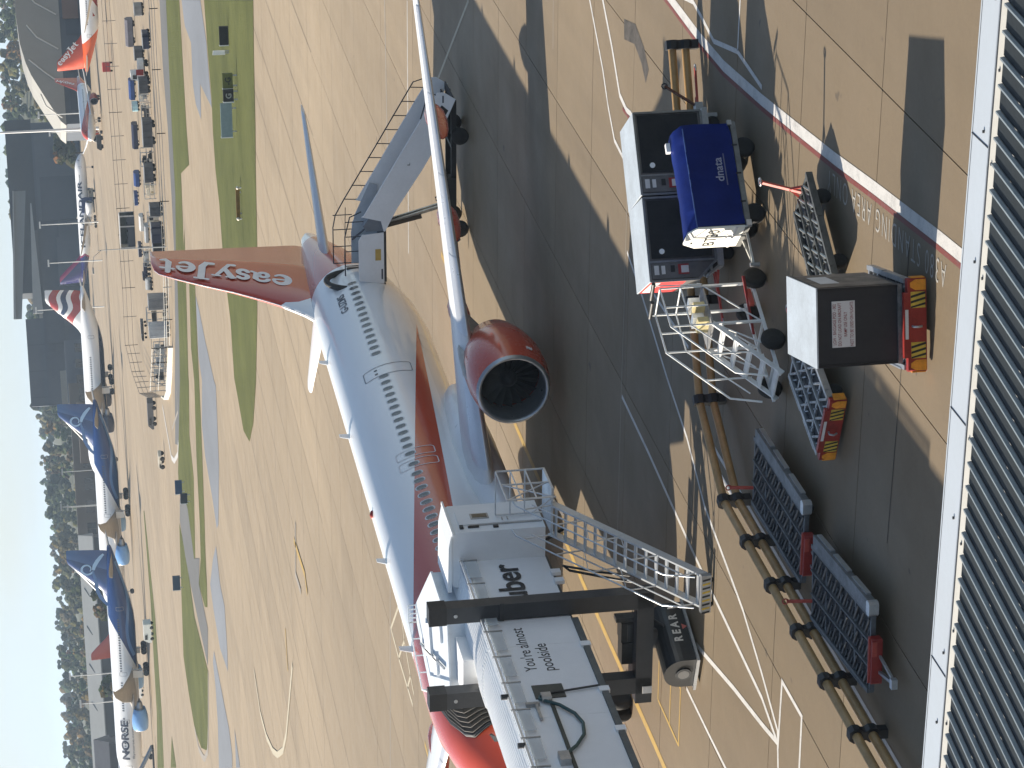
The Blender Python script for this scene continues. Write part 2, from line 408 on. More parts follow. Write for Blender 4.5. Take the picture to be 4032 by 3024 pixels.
def ribbon(pts, w, z, mb=None):
    mb = mb or MB(); pts = [V((p[0], p[1], 0)) for p in pts]; L = []; Rr = []
    for i, p in enumerate(pts):
        d1 = (pts[i] - pts[i - 1]).normalized() if i else None; d2 = (pts[i + 1] - pts[i]).normalized() if i < len(pts) - 1 else None
        d = ((d1 or d2) + (d2 or d1)).normalized(); k = 1.0
        if d1 and d2: k = 1 / max(.45, d.dot(d1))
        nn = V((-d.y, d.x, 0)) * (w / 2 * k); L.append(p + nn); Rr.append(p - nn)
    vs = [(q.x, q.y, z) for q in L] + [(q.x, q.y, z) for q in Rr]; n = len(pts)
    return mb.add(vs, [(i, n + i, n + i + 1, i + 1) for i in range(n - 1)])
def line(pts, w, m, z=.004, name='painted_line'):
    return ribbon(pts, w, z).build(name, m, ground)
def al(pts): return [AN(*p) for p in pts]
# painted lines on the stand, in the stand's own axes
line(al([(74.6, 20.5), (73.8, 21.11), (72.45, 22.11), (71.3, 23.15), (70.4, 23.3), (69.9, 23.24), (68.5, 23.3)]), .16, PWHITE)
line(al([(70.9, 23.42), (69.9, 23.42), (68.5, 23.46)]), .10, PRED, .0045)
line(al([(77.4, 20.2), (75.61, 21.61), (73.62, 23.1), (72.79, 23.95), (71.85, 24.66), (70.5, 24.8), (68.5, 24.9)]), .13, PWHITE)
line(al([(81.16, 22.2), (81.06, 24.71)]), .07, PFAINT)
ST = [(75., 18.6), (65.52, 18.83), (62.72, 18.93), (60.12, 18.93), (56.68, 18.68), (53.68, 18.4), (50.93, 18.13), (48.24, 17.82), (46.15, 17.6), (44.46, 17.42), (42., 17.2), (36., 16.7)]
line(al(ST), .27, PWHITE, .004); line(al([(a, n + .2) for a, n in ST]), .11, PRED, .0045)
line(al([(66.2, 18.45), (64.86, 18.5), (63.28, 18.25), (62.4, 18.38), (61.13, 18.62), (58.92, 18.22), (56.72, 18.40)]), .12, PWHITE, .005)
line(al([(58.85, 16.2), (58.92, 18.2)]), .09, PWHITE, .005)
line(al([(70.06, 25.5), (70.1, 29.29), (70.2, 31.87), (70.24, 38.)]), .045, PFAINT, .005)
line(al([(69.9, 27.3), (68.04, 27.79), (64.73, 28.94), (62.37, 29.62), (60.3, 30.6), (57.9, 31.1), (56.3, 31.45), (54.43, 32.14), (52.9, 32.8), (52.7, 33.7)]), .12, PWHITE)
line(al([(68.5, 27.2), (66.78, 27.25), (62.55, 27.15)]), .10, PWHITE, .0045)
line(al([(70.1, 31.82), (66.58, 32.0), (63.59, 32.23), (61.17, 32.41), (58.63, 32.54), (54.32, 32.74), (52.85, 33.1)]), .13, PWHITE, .005)
line(al([(60.6, 34.75), (59.82, 34.59), (56.84, 33.91), (54.22, 33.4), (52.85, 33.1)]), .14, PWHITE, .0055)
line(al([(61.47, 36.55), (59.21, 36.52), (55.0, 36.4), (50., 36.3)]), .11, PWHITE)
line(al([(52.8, 33.3), (52.74, 31.4), (51.08, 31.36), (51.0, 34.6)]), .12, PWHITE, .006)
line(al([(104.6, 40.45), (96.5, 40.4), (78.4, 40.4), (74.99, 40.44), (65., 40.3), (56., 40.3)]), .26, PYEL, .004)
for n_ in (36.93, 38.7): line(al([(64.6, n_), (62.1, n_)]), .09, PYEL, .005)
for a_ in (64.6, 63.2, 62.1): line(al([(a_, 36.9), (a_, 38.7)]), .09, PYEL, .0055)
line(al([(97.5, 27.68), (105.1, 33.02), (112.5, 38.2)]), .16, PCREAM, .006)
line(al([(60., 29.05), (43.5, 29.05)]), .16, PWHITE, .0065); line(al([(60., 28.62), (43.5, 28.62)]), .12, PWHITE, .0065)
# stains and patched joints
line(al([(70.94, 21.15), (69.6, 20.9), (68.6, 21.2), (68.0, 21.6)]), .55, mat('oil_stain', (.07, .058, .045), .6, var=.5, scale=2), .0035, 'oil_stain')
line(al([(46.0, 18.2), (45.98, 21.05), (46.1, 24.5)]), .03, SEAL, .003, 'crack')
POLY = {}; LINES = {}
POLY=dict(
 grassA=[(50.0,337.9),(35.0,344.5),(26.6,347.1),(20.2,355.8),(15.9,357.0),(7.7,364.2),(3.3,369.3),(-5.5,387.1),(-9.5,395.0),(-12.3,395.8),(-12.7,379.1),(-14.0,371.1),(-17.3,366.1),(-20.2,361.6),(-20.1,358.6),(-9.2,347.8),(-3.8,351.9),(3.0,343.7),(3.7,344.1),(21.2,329.0),(19.0,334.3),(27.8,328.8),(27.0,308.8),(31.4,309.4),(45.3,306.8)],
 grassA2=[(14.9,326.0),(6.9,332.1),(2.9,329.6),(-6.3,336.6),(-14.3,339.2),(-19.2,343.0),(-23.0,352.4),(-25.1,340.6),(-24.7,334.1),(-21.7,331.6),(-18.6,330.6),(-13.8,327.1),(-6.0,322.2),(2.7,318.1),(6.5,316.9),(13.8,313.1)],
 grassB=[(38.5,261.3),(33.3,260.8),(28.8,259.6),(26.3,260.8),(22.2,260.9),(18.8,258.4),(14.6,258.2),(9.8,255.1),(7.6,253.2),(2.2,253.2),(0.2,249.6),(-2.6,244.9),(-3.5,238.0),(-1.9,231.8),(1.6,225.3),(7.1,218.7),(12.0,214.2),(17.8,210.5),(20.8,208.0),(25.5,205.2),(29.6,202.1)],
 grassD=[(-17.1,402.5),(-26.6,410.9),(-38.3,420.5),(-43.0,408.6),(-46.5,396.1),(-47.2,378.2),(-45.5,361.3),(-41.6,352.6),(-33.5,342.7),(-28.7,371.8),(-24.7,379.4),(-21.5,386.6)],
 grassE=[(-22.0,590.9),(-41.0,582.8),(-65.2,590.7),(-80.4,614.9),(-74.0,565.0),(-61.3,555.0),(-42.4,556.2),(-21.8,584.9)],
 grassF=[(-59.9,501.2),(-68.1,519.6),(-64.0,487.6)],
 tarC1=[(44.6,301.9),(41.3,298.7),(38.1,288.6),(33.9,290.2),(31.5,287.3),(29.0,279.4),(32.3,276.7),(28.1,260.4),(31.6,261.6),(34.6,262.1),(39.4,267.4)],
 tarC2=[(12.4,313.2),(5.5,316.0),(2.7,311.5),(-2.3,318.4),(-5.9,315.7),(-10.6,305.7),(-13.7,300.8),(-13.2,297.1),(-6.7,288.4),(-3.3,286.7),(1.8,284.5),(2.4,287.2),(7.1,299.7),(10.5,307.6)],
 tarC3=[(-21.2,323.5),(-23.9,319.7),(-27.7,310.5),(-29.1,297.4),(-26.7,295.7),(-21.9,295.4),(-19.9,301.5),(-15.8,304.8),(-17.7,313.2)],
 tarC4=[(-30.9,329.1),(-34.0,326.7),(-38.0,327.1),(-44.0,331.3),(-40.1,301.3),(-38.5,299.6),(-35.9,302.7),(-33.6,310.8),(-29.2,324.9)],
 tarC5=[(-34.7,291.6),(-39.1,293.6),(-38.1,285.9)],
 road1=[(-13.3,395.1),(-16.6,400.3),(-21.6,388.3),(-24.6,377.8),(-32.7,342.9),(-27.5,336.4),(-23.0,352.4),(-19.4,346.4),(-20.2,361.6),(-17.3,366.1),(-14.0,371.1),(-12.7,379.1)],
 serv=[(52.6,355.2),(44.8,358.5),(36.2,355.8),(27.4,357.9),(20.6,360.7),(10.3,373.1),(3.5,385.7),(-5.5,398.5),(-5.5,387.1),(3.3,369.3),(7.7,364.2),(15.9,357.0),(20.2,355.8),(26.6,347.1),(35.0,344.5),(50.0,337.9)],
)
LINES=dict(
 kerb=[(-46.5,396.1),(-48.3,385.9),(-48.0,373.7),(-47.6,369.1),(-45.3,358.6),(-41.6,352.6),(-33.5,342.7)],
 taxi1=[(-5.1,387.3),(-6.9,391.8),(-8.1,406.2),(-7.7,415.9),(0.1,438.9)],
 taxi2=[(2.1,382.0),(-0.8,382.2),(-3.4,406.0)],
 uturn=[(-24.8,252.3),(-28.2,247.3),(-29.6,241.1),(-30.0,234.1),(-29.7,228.8),(-28.5,222.0),(-26.6,217.1),(-20.1,206.2)],
 uturn2=[(-27.7,248.4),(-29.7,231.0)],
 mk1=[(-8.9,194.8),(-12.7,197.7),(-13.8,193.9)],
 ybar=[(-10.2,197.1),(-12.3,189.7),(-13.6,188.7)],
 ybar2=[(-17.7,210.9),(-21.0,211.2)],
 farline1=[(18.1,125.0),(13.1,127.0),(10.1,128.1)],
 farline2=[(16.9,117.3),(6.2,122.4)],
 farline1b=[(-9.4,138.0),(-19.9,143.8)],
 box1=[(-10.5,134.7),(-12.1,139.2),(-13.4,136.6),(-14.6,133.7),(-15.3,132.0)],
 box2=[(-11.0,134.3),(-12.3,133.8),(-13.9,132.2),(-14.7,131.3)],
 box3=[(-13.4,136.6),(-12.3,133.8)],
 box4=[(-14.6,133.7),(-13.9,132.2)],
 ylead=[(-16.7,128.3),(-17.6,126.5)],
 dline1=[(50.4,886.0),(-6.8,868.5),(-56.4,776.0)],
 dline2=[(69.6,824.5),(-29.4,826.3),(-99.1,774.1)],
)

lay = {'g': (GRASS, 'grass', .012), 't': (TARMAC, 'taxiway_patch', .0), 'r': (ROADTAR, 'service_road', .004)}
for i, (k, v) in enumerate(POLY.items()):
    key = 'g' if k.startswith('grass') else ('t' if k.startswith('tar') else 'r')
    m, nm, z = lay[key]
    o = MB().add([(x, y, z - .02 + .0012 * i) for x, y in v], [tuple(range(len(v)))]).build(nm, m)
    if key == 'g': struct(o, 'stuff'); tag(o, None, None)
    else: struct(o)
for k, w, m in (('kerb', .9, PFAINT), ('taxi1', .8, PWHITE), ('taxi2', .5, PFAINT), ('uturn', .55, PCREAM), ('mk1', .5, PFAINT), ('ybar', .5, PYEL), ('ybar2', .45, PYEL),
                ('farline1', .22, PFAINT), ('farline2', .16, PWHITE), ('farline1b', .2, PFAINT), ('box1', .22, PCREAM), ('box2', .2, PCREAM), ('box3', .2, PCREAM), ('box4', .2, PCREAM), ('ylead', .3, PYEL)):
    line(LINES[k], w, m, .006)
for k in ('dline1', 'dline2'): line(LINES[k], 1.4, ROADTAR, -.01, 'taxiway_joint')
for j in range(2, 26, 1):                                  # long joints further out
    n_ = N0 + j * DN
    if j < 13: line(al([(amx, n_), (236., n_)]), .036, SEAL, -.027, 'long_joint')
    else: line(al([(100., n_), (236., n_)]), .036, SEAL, -.027, 'long_joint')
for a_ in range(0, 9):
    line(al([(158. + a_ * 10.7, 20.), (158. + a_ * 10.7, 150.)]), .036, SEAL, -.026, 'long_joint')
# stencilled words along the stripe
d_ = (AN(51.4, 18.50) - AN(43.9, 17.76)); ang_ = math.atan2(d_.y, d_.x); p_ = AN(43.9, 17.76)
PSTENCIL = paint('stencil_paint', (.40, .38, .34), .8)
fitletter('A380 STANDING AREA ONLY', d_.length, .46, PSTENCIL, ground, Matrix.Translation((p_.x, p_.y, .006)) @ rotz(ang_), -.012, 1.3)

# ------------------------------------------------------------------ airliners
def lerp(a, b, t): return a + (b - a) * t
def interp(tab, s):
    if s <= tab[0][0]: return tab[0][1:]
    for p, q in zip(tab, tab[1:]):
        if s <= q[0]:
            t = (s - p[0]) / (q[0] - p[0]); return tuple(lerp(a, b, t) for a, b in zip(p[1:], q[1:]))
    return tab[-1][1:]
AF = [(0, 0), (.012, .26), (.05, .52), (.14, .82), (.30, 1.0), (.5, .92), (.75, .52), (1, .03)]
def airfoil(le, chord, t, z, y, cant=0.0):
    up = [(c, t * chord * .56 * h) for c, h in AF]; lo = [(c, -t * chord * .44 * h) for c, h in AF[::-1]]
    return [(-(le + c * chord), y, z + h) for c, h in up + lo[:-1]]

class Plane:
    """parts are placed by station s (metres aft of the nose), y to port, z up; the empty stands at station ref"""
    def __init__(s, name, label, cat, P, loc, heading, group=None, tilt=0.0):
        s.P = P; s.ref = P['ref']; s.root = thing(name, label, cat, loc, heading, group)
        s.root.rotation_euler = (0, tilt, heading)
        L, R, H, zc = P['L'], P['R'], P['H'], P['zc']; t0 = P['tail']
        nose = [(0, -.235, .03, .03), (.006, -.235, .20, .18), (.02, -.22, .38, .35), (.04, -.195, .53, .50), (.07, -.15, .68, .66), (.11, -.09, .81, .81), (.16, -.04, .91, .92), (.21, -.01, .975, .98), (.26, 0, 1, 1)]
        nl = P.get('nosel', 25.)
        tb = [(k * nl, zc + a * H * 2 * .5, b * R, c * H) for k, a, b, c in nose]
        tl = [(0, 0, 1, 1), (.17, .04, .985, .965), (.35, .145, .91, .86), (.52, .28, .76, .70), (.70, .42, .555, .515), (.86, .545, .33, .32), (.975, .63, .18, .175), (1, .645, .11, .115)]
        tb += [(t0 + k * (L - t0), zc + a * H, b * R, c * H) for k, a, b, c in tl]
        s.tb = tb
    def X(s, st): return s.ref - st
    def sec(s, st): return interp(s.tb, st)
    def surf(s, st, z, side=1, off=0.0):
        zc, w, h = s.sec(st); c = max(-1, min(1, (z - zc) / h)); a = math.acos(c)
        n = V((0, side * math.sin(a) / w, c / h)).normalized()
        return V((s.X(st), side * w * math.sin(a), z)) + n * off
    def arc(s, st, d, side=1, z0=0.0, off=.012):
        """point a distance d up the skin from height z0"""
        zc, w, h = s.sec(st); r = (w + h) / 2; a0 = math.acos(max(-1, min(1, (z0 - zc) / h))); a = a0 - d / r
        n = V((0, side * math.sin(a) / w, math.cos(a) / h)).normalized()
        return V((s.X(st), side * w * math.sin(a), zc + h * math.cos(a))) + n * off
    def mb_at(s): return MB()
    def fuselage(s, m, seg=36):
        st = [r[0] for r in s.tb]; k = s.tb[8][0]; 
        while k < s.P['tail'] - 2: k += 2.5; st.append(k)
        st = sorted(set(st)); rings = []
        for x in st:
            zc, w, h = s.sec(x); rings.append([(s.X(x), w * math.sin(2 * math.pi * i / seg), zc + h * math.cos(2 * math.pi * i / seg)) for i in range(seg)])
        return MB().loft(rings).build('fuselage', m, s.root)
    def surface(s, name, secs, m, parent=None):
        """secs: (y, le station, chord, thickness ratio, z)"""
        rings = [[(s.ref + p[0], p[1], p[2]) for p in airfoil(le, c, t, z, y)] for y, le, c, t, z in secs]
        return MB().loft(rings).build(name, m, parent or s.root)
    def fin(s, pts, m, th=.30, parent=None):
        """pts: (le station, te station, z)"""
        rings = []
        for le, te, z in pts:
            c = te - le; t = max(.05, th * c / 5.5)
            rings.append([(s.X(le), 0, z), (s.X(le + .03 * c), t * .3, z), (s.X(le + .3 * c), t * .5, z), (s.X(le + .6 * c), t * .42, z), (s.X(te), .012, z), (s.X(te), -.012, z), (s.X(le + .6 * c), -t * .42, z), (s.X(le + .3 * c), -t * .5, z), (s.X(le + .03 * c), -t * .3, z)])
        return MB().loft(rings).build('fin', m, parent or s.root)
    def engine(s, st, y, z, r, ln, mn, lipm, detail=True, chev=False):
        x = s.X(st); e = MB()
        outer = [(-.10 * r, 1.00), (-.35 * r, 1.05), (-.9 * r, 1.10), (-1.6 * r, 1.09), (-ln * .75, .98), (-ln, .78)]
        inner = [(-ln, .74), (-ln * .7, .86), (-.95 * r, .86)]
        for pr in (outer + inner,):
            e.loft([[(x + t, y + k * r * math.cos(2 * math.pi * i / 32), z + k * r * math.sin(2 * math.pi * i / 32)) for i in range(32)] for t, k in pr], caps=False)
        eng = e.build('engine', mn, s.root)
        lp = [(-.10 * r, 1.0), (-.02 * r, .965), (0, .925), (-.03 * r, .885), (-.12 * r, .86), (-.95 * r, .86)]
        lo = MB(); rings = []
        for t, k in lp: rings.append([(x + t, y + k * r * math.cos(2 * math.pi * i / 32), z + k * r * math.sin(2 * math.pi * i / 32)) for i in range(32)])
        lo.loft(rings, caps=False).build('inlet_lip', lipm, eng)
        fan = MB(); nb = 18
        for i in range(nb):
            a = 2 * math.pi * i / nb; q = []
            for rr, tw in ((.24, .5), (.84, 1.15)):
                for sg in (-1, 1):
                    b = a + sg * .13 * (1 if rr > .5 else 1.6); q.append((x - .88 * r + sg * .09 * r * tw, y + rr * r * math.cos(b), z + rr * r * math.sin(b)))
            fan.add(q, [(0, 1, 3, 2)])
        fan.build('fan', FANM, eng)
        MB().cyl((x - 1.02 * r, y, z), (x - 1.0 * r, y, z), .86 * r, n=24).build('fan_case', BLACKP, eng)
        MB().lathe([(-.88 * r, .25 * r), (-.72 * r, .20 * r), (-.6 * r, .10 * r), (-.54 * r, .01)], (x, y, z), 'x', 16).build('spinner', DARKSTEEL, eng)
        MB().lathe([(-ln * .72, .58 * r), (-ln * 1.12, .44 * r), (-ln * 1.3, .33 * r)], (x, y, z), 'x', 20).build('core_nozzle', STEEL, eng)
        MB().lathe([(-ln * 1.25, .28 * r), (-ln * 1.5, .03 * r)], (x, y, z), 'x', 14).build('exhaust_plug', DARKSTEEL, eng)
        return eng
    def wheelset(s, st, y, r, w, n=2, strut_top=2.2, gap=.0, bog=0, name='landing_gear'):
        g = MB(); x = s.X(st); g.cyl((x, y, r), (x, y, strut_top), r * .2, n=10)
        g.cyl((x, y - w * 1.1 - gap, r), (x, y + w * 1.1 + gap, r), r * .12, n=8)
        g.bar((x, y, r * 1.6), (x + .9 * r, y, strut_top), r * .12)
        if bog: g.bar((x - bog, y, r), (x + bog, y, r), r * .3, r * .25)
        go = g.build(name, STEEL, s.root)
        for k in ([0] if not bog else ([-1, 1] if bog < 2 else [-1, 0, 1])):
            for sg in (-1, 1):
                yy = y + sg * (w * .62 + gap); xx = x + k * bog
                t = MB().lathe([(-w / 2, r * .62), (-w / 2, r * .92), (-w * .3, r), (w * .3, r), (w / 2, r * .92), (w / 2, r * .62)], (xx, yy, r), 'y', 18).build('tyre', RUBBER, go)
                MB().lathe([(-w * .42, r * .2), (-w * .36, r * .6), (w * .36, r * .6), (w * .42, r * .2)], (xx, yy, r), 'y', 12).build('rim', RIMM, go)
        return go
    def outline(s, st, z0, z1, w, rad, wid, m, side=1, name='door', parent=None, off=.010):
        """a rounded outline on the skin: door seams"""
        h = z1 - z0; pts = []
        for cx, cy, a0 in ((w / 2 - rad, h - rad, 0), (-(w / 2 - rad), h - rad, 90), (-(w / 2 - rad), rad, 180), (w / 2 - rad, rad, 270)):
            for k in range(5):
                a = math.radians(a0 + 22.5 * k); pts.append((cx + rad * math.cos(a), cy + rad * math.sin(a), math.cos(a), math.sin(a)))
        vs = []; full = []
        for p, q in zip(pts, pts[1:] + pts[:1]):
            d = math.hypot(q[0] - p[0], q[1] - p[1]); k = max(1, int(d / .09)); same = abs(p[2] - q[2]) + abs(p[3] - q[3]) < 1e-6
            for i in range(k if same else 1): full.append(tuple(lerp(a, b, i / k) for a, b in zip(p, q)))
        pts = full
        for x, y, nx, ny in pts:
            for o in (0, wid): vs.append(s.arc(st - (x - nx * o) * side * 0 - (x - nx * o), y - ny * o, side, z0, off))
        n = len(pts); fs = [(2 * i, 2 * ((i + 1) % n), 2 * ((i + 1) % n) + 1, 2 * i + 1) for i in range(n)]
        return MB().add(vs, fs).build(name, m, parent or s.root)
    def window_mesh(s, st, z, w=.24, h=.34, side=1, off=.006):
        pts = []
        for i in range(14):
            a = 2 * math.pi * i / 14; ca, sa = math.cos(a), math.sin(a)
            pts.append((w / 2 * math.copysign(abs(ca) ** .7, ca), h / 2 + h / 2 * math.copysign(abs(sa) ** .7, sa)))
        vs = [s.arc(st - x, y, side, z - h / 2, off) for x, y in pts]
        return MB().add(vs, [tuple(range(14))])

FANM = mat('fan_blades', (.10, .105, .11), .35, .7, var=.2)
RIMM = mat('wheel_rim', (.35, .35, .34), .45, .5, var=.2)
WING = mat('wing_paint', (.66, .68, .70), .36, var=.08, scale=.6, stretch=(1, .25, 1), coat=.2)
SLATM = mat('slat_metal', (.72, .74, .76), .28, .55, var=.08, scale=.8)
LIPM = mat('inlet_lip_metal', (.40, .42, .44), .3, .8, var=.12)
SEAM = mat('seam_grey', (.20, .21, .23), .5, var=.1)
WINDOWM = mat('cabin_window', (.055, .062, .075), .12, var=.2, spec=.6)
WINFRAME = mat('window_surround', (.50, .52, .56), .4, .3, var=.08)
EJRED = (.47, .060, .024)
RED_LIV = mat('orange_red_paint', EJRED, .24, var=.07, scale=.5, coat=.5)
DUST = mat('pylon_grey', (.33, .32, .31), .4, .2, var=.15)
WHITE_LIV = mat('white_livery_paint', (.80, .81, .82), .25, var=.035, scale=.35, coat=.5)

def livery_split(name, fn, base=(.80, .81, .82), col=EJRED, rough=.24):
    """white skin with painted fields; fn(n, s, y, z) returns a 0..1 mask and a colour list"""
    n = NT(name); o = n.sep(); d = n.noise(.35, 6, .6, stretch=(.3, 1, 1)); k = n.ramp(d, [(.3, .93), (.7, 1.03)])
    c = base
    for mask, cc in fn(n, o[0], o[1], o[2]): c = n.mix(mask, c, cc)
    n.set(col=n.mix(1.0, c, k, 'MULTIPLY'), rough=rough, coat=.5); return n.m
def AND(n, *m):
    r = m[0]
    for q in m[1:]: r = n.math('MULTIPLY', r, q)
    return r
def lt(n, a, b): return n.math('LESS_THAN', a, b)
def gt(n, a, b): return n.math('GREATER_THAN', a, b)

# ---- the airliner on the stand
PA = dict(L=44.51, R=1.975, H=2.07, zc=3.82, tail=32.2, ref=22.0, nosel=24.)
def ej_fields(n, x, y, z):
    s = n.math('SUBTRACT', 22.0, x)
    zu = n.math('ADD', 2.67, n.math('MULTIPLY', n.math('SUBTRACT', 30.16, s), .1535))
    zl = n.math('ADD', 2.60, n.math('MULTIPLY', n.math('SUBTRACT', 30.16, s), .075))
    wedge = AND(n, lt(n, z, zu), n.math('MAXIMUM', gt(n, z, zl), lt(n, s, 9.)))
    tail = AND(n, gt(n, s, n.math('ADD', 36.9, n.math('MULTIPLY', n.math('SUBTRACT', 5.8, z), .1))), lt(n, s, 43.3))
    belly = AND(n, lt(n, z, 2.75), gt(n, s, 9.))
    return [(belly, (.70, .71, .73)), (wedge, EJRED), (tail, EJRED)]
EJ_FUS = livery_split('stand_airliner_skin', ej_fields)
hd = math.radians(245.489)
pl = Plane('airliner', 'white and orange-red twin-engined airliner parked nose-in at the covered boarding bridge', 'airliner', PA,
           (0.66455 + math.cos(hd) * 8., 101.4414 + math.sin(hd) * 8., 0.0), hd, tilt=math.radians(.17))
fus = pl.fuselage(EJ_FUS, 48); A = pl.root
# belly fairing
rings = []
for st, hw, zt, zb in ((12.6, .9, 2.3, 1.9), (13.4, 1.75, 2.45, 1.55), (14.6, 2.15, 2.75, 1.42), (17., 2.32, 3.05, 1.36), (20., 2.34, 3.1, 1.35), (23., 2.22, 2.9, 1.42), (24.6, 1.9, 2.6, 1.55), (26., 1.0, 2.2, 1.85)):
    zc_ = (zt + zb) / 2; hh = (zt - zb) / 2
    rings.append([(pl.X(st), hw * math.copysign(abs(math.sin(a)) ** .6, math.sin(a)), zc_ + hh * math.copysign(abs(math.cos(a)) ** .75, math.cos(a))) for a in [2 * math.pi * i / 28 for i in range(28)]])
MB().loft(rings).build('belly_fairing', mat('fairing_paint', (.72, .73, .74), .3, var=.06, scale=.5, coat=.3), A)
def wz(y): return 2.36 + (abs(y) - 2) * .083
WS = [(1.2, 15.2, 7.1, .13), (2.0, 15.75, 6.35, .13), (4.2, 16.95, 5.2, .125), (6.4, 18.1, 4.05, .118), (9.5, 19.65, 3.25, .112), (13., 21.45, 2.4, .108), (16.6, 23.25, 1.55, .105)]
for sd in (1, -1):
    w = pl.surface('wing', [(sd * y, le, c, t, wz(y)) for y, le, c, t in WS], WING)
    # slats: polished pieces wrapped round the leading edge, with gaps between
    for y0, y1 in ((2.6, 5.1), (6.5, 8.8), (8.86, 11.2), (11.26, 13.6), (13.66, 16.2)):
        rr = []
        for y in (y0, (y0 + y1) / 2, y1):
            le, c, t = interp([(q[0], q[1], q[2], q[3]) for q in WS], y); z = wz(y)
            prof = [(-(le + k * c) + pl.ref, sd * y, z + hgt) for k, hgt in [(kk, t * c * .56 * hh + .014) for kk, hh in AF[:4][::-1]] + [(-.006, 0)] + [(kk, -t * c * .44 * hh - .012) for kk, hh in AF[1:3]]]
            rr.append(prof)
        MB().loft(rr, closed=False, caps=False).build('slat', SLATM, w)
    # upper surface panel seam and flaps edge
    for yf in (5.75, 8.9, 12.2):                           # canoe fairings over the flap tracks
        le, c, t = interp([(q[0], q[1], q[2], q[3]) for q in WS], yf); te = le + c; z = wz(yf) - .12; rr = []
        for u, rad in ((-2.3, .03), (-2.0, .17), (-1.3, .27), (-.4, .32), (.4, .30), (1.0, .2), (1.45, .04)):
            rr.append([(pl.X(te + u), sd * yf + rad * .62 * math.sin(a), z - .16 - .05 * u + rad * 1.15 * math.cos(a)) for a in [2 * math.pi * i / 14 for i in range(14)]])
        MB().loft(rr).build('flap_track_fairing', RED_LIV, w)
    # upturned tip
    le, c = 23.25, 1.55; rr = []
    for dy, dz, dl, cc in ((0, 0, 0, 1.55), (.35, .12, .3, 1.45), (.62, .55, .75, 1.25), (.85, 1.5, 1.5, .85), (1.0, 2.35, 2.15, .45)):
        rr.append([(pl.ref + q[0], q[1], q[2]) for q in airfoil(le + dl, cc, .09, wz(16.6) + dz, sd * (16.6 + dy))])
    MB().loft(rr).build('wing_tip', WHITE_LIV, w)
    pl.surface('tailplane', [(sd * y, le, c, .10, 4.80 + y * .098) for y, le, c in ((.3, 38.7, 4.5), (1.2, 39.4, 3.9), (6.1, 42.25, 1.5), (6.22, 42.5, 1.2))], WING)
    pe = pl.engine(15.26, sd * 5.75, 1.72, 1.20, 3.7, RED_LIV, LIPM)
    pyl = MB()
    pyl.loft([[(pl.X(st), sd * 5.75 + dy, z) for dy, z in ((-hw, z0), (hw, z0), (hw, z1), (0, z1 + .04), (-hw, z1))] for st, hw, z0, z1 in ((16.1, .06, 2.6, 2.98), (17.2, .20, 2.5, 3.05), (18.6, .24, 2.2, 2.95), (20.2, .24, 2.0, 2.75), (22.2, .08, 2.3, 2.55))])
    pyl.build('pylon', DUST, pe)
    pl.wheelset(21.97, sd * 3.80, .58, .42, strut_top=2.3, gap=.12)
    MB().box((pl.X(21.9), sd * 4.25, 1.45), (1.3, .05, 1.3)).build('gear_door', WHITE_LIV, A)
for i_, zz in enumerate((1.14, 1.04, .94)):
    a_ = math.atan2(zz - 1.72, 1.0); r_ = 1.20 * 1.09
    p0 = (pl.X(15.9), 5.75 + r_ * math.cos(a_ * .8), 1.72 + r_ * math.sin(a_ * .8))
    MB().box(p0, (.14, .03, .05)).build('service_label', LABELW, A)
pl.wheelset(5.07, 0, .385, .24, strut_top=2.2, gap=.06)
# fin, with the bright metal leading edge and the rudder line
def ej_fin(n, x, y, z):
    s = n.math('SUBTRACT', 22.0, x)
    le = n.math('ADD', 35.95, n.math('MULTIPLY', n.math('SUBTRACT', z, 6.0), 1.03))
    red = n.math('MAXIMUM', AND(n, gt(n, s, n.math('ADD', 37.15, n.math('MULTIPLY', n.math('ABSOLUTE', n.math('SUBTRACT', z, 6.35)), .25))), gt(n, z, 0)), 0.0)
    return [(red, EJRED)]
FINPTS = [(35.2, 43.6, 5.55), (35.5, 43.75, 5.82), (36.2, 43.79, 6.2), (36.75, 43.8, 6.6), (37.4, 43.83, 7.12), (38.1, 43.86, 7.8), (39.03, 43.9, 8.8), (39.85, 43.94, 9.85), (40.75, 43.97, 10.9), (41.45, 44.0, 11.6), (41.85, 44.0, 11.76), (42.6, 43.9, 11.83)]
FN = pl.fin(FINPTS, livery_split('stand_airliner_fin', ej_fin), .42)
rr = []
for le, te, z in FINPTS[1:-1]:
    rr.append([(pl.X(le + .16), .035, z), (pl.X(le - .015), .012, z), (pl.X(le - .015), -.012, z), (pl.X(le + .16), -.035, z)])
MB().loft(rr).build('leading_edge', mat('bare_metal_edge', (.80, .80, .78), .25, .6, var=.05), FN)
MB().bar((pl.X(41.35), .15, 6.0), (pl.X(42.75), .075, 11.5), .012, .03).build('rudder_hinge', SEAM, FN)
LETTERW = mat('letter_white', (.78, .80, .82), .35, var=.05)
def easy_letters(parent, P, s0, z0, s1, z1, size, side=1, yoff=.30, bold=.035, fin=None, up=True, xs=1.0):
    d = V((P.X(s1) - P.X(s0), 0, z1 - z0)).normalized(); u = V((-d.z, 0, d.x)) if up else V((d.z, 0, -d.x))
    o = V((P.X(s0), side * yoff, z0)); ln = (V((P.X(s1), 0, z1)) - V((P.X(s0), 0, z0))).length
    me = text_mesh('easyJet', size, bold, 0, 'LEFT', .93); wd = max(v.co.x for v in me.vertices); k = ln / wd
    for v in me.vertices: v.co = o + d * (v.co.x * k) + u * v.co.y
    return ob('lettering', me, LETTERW, parent)
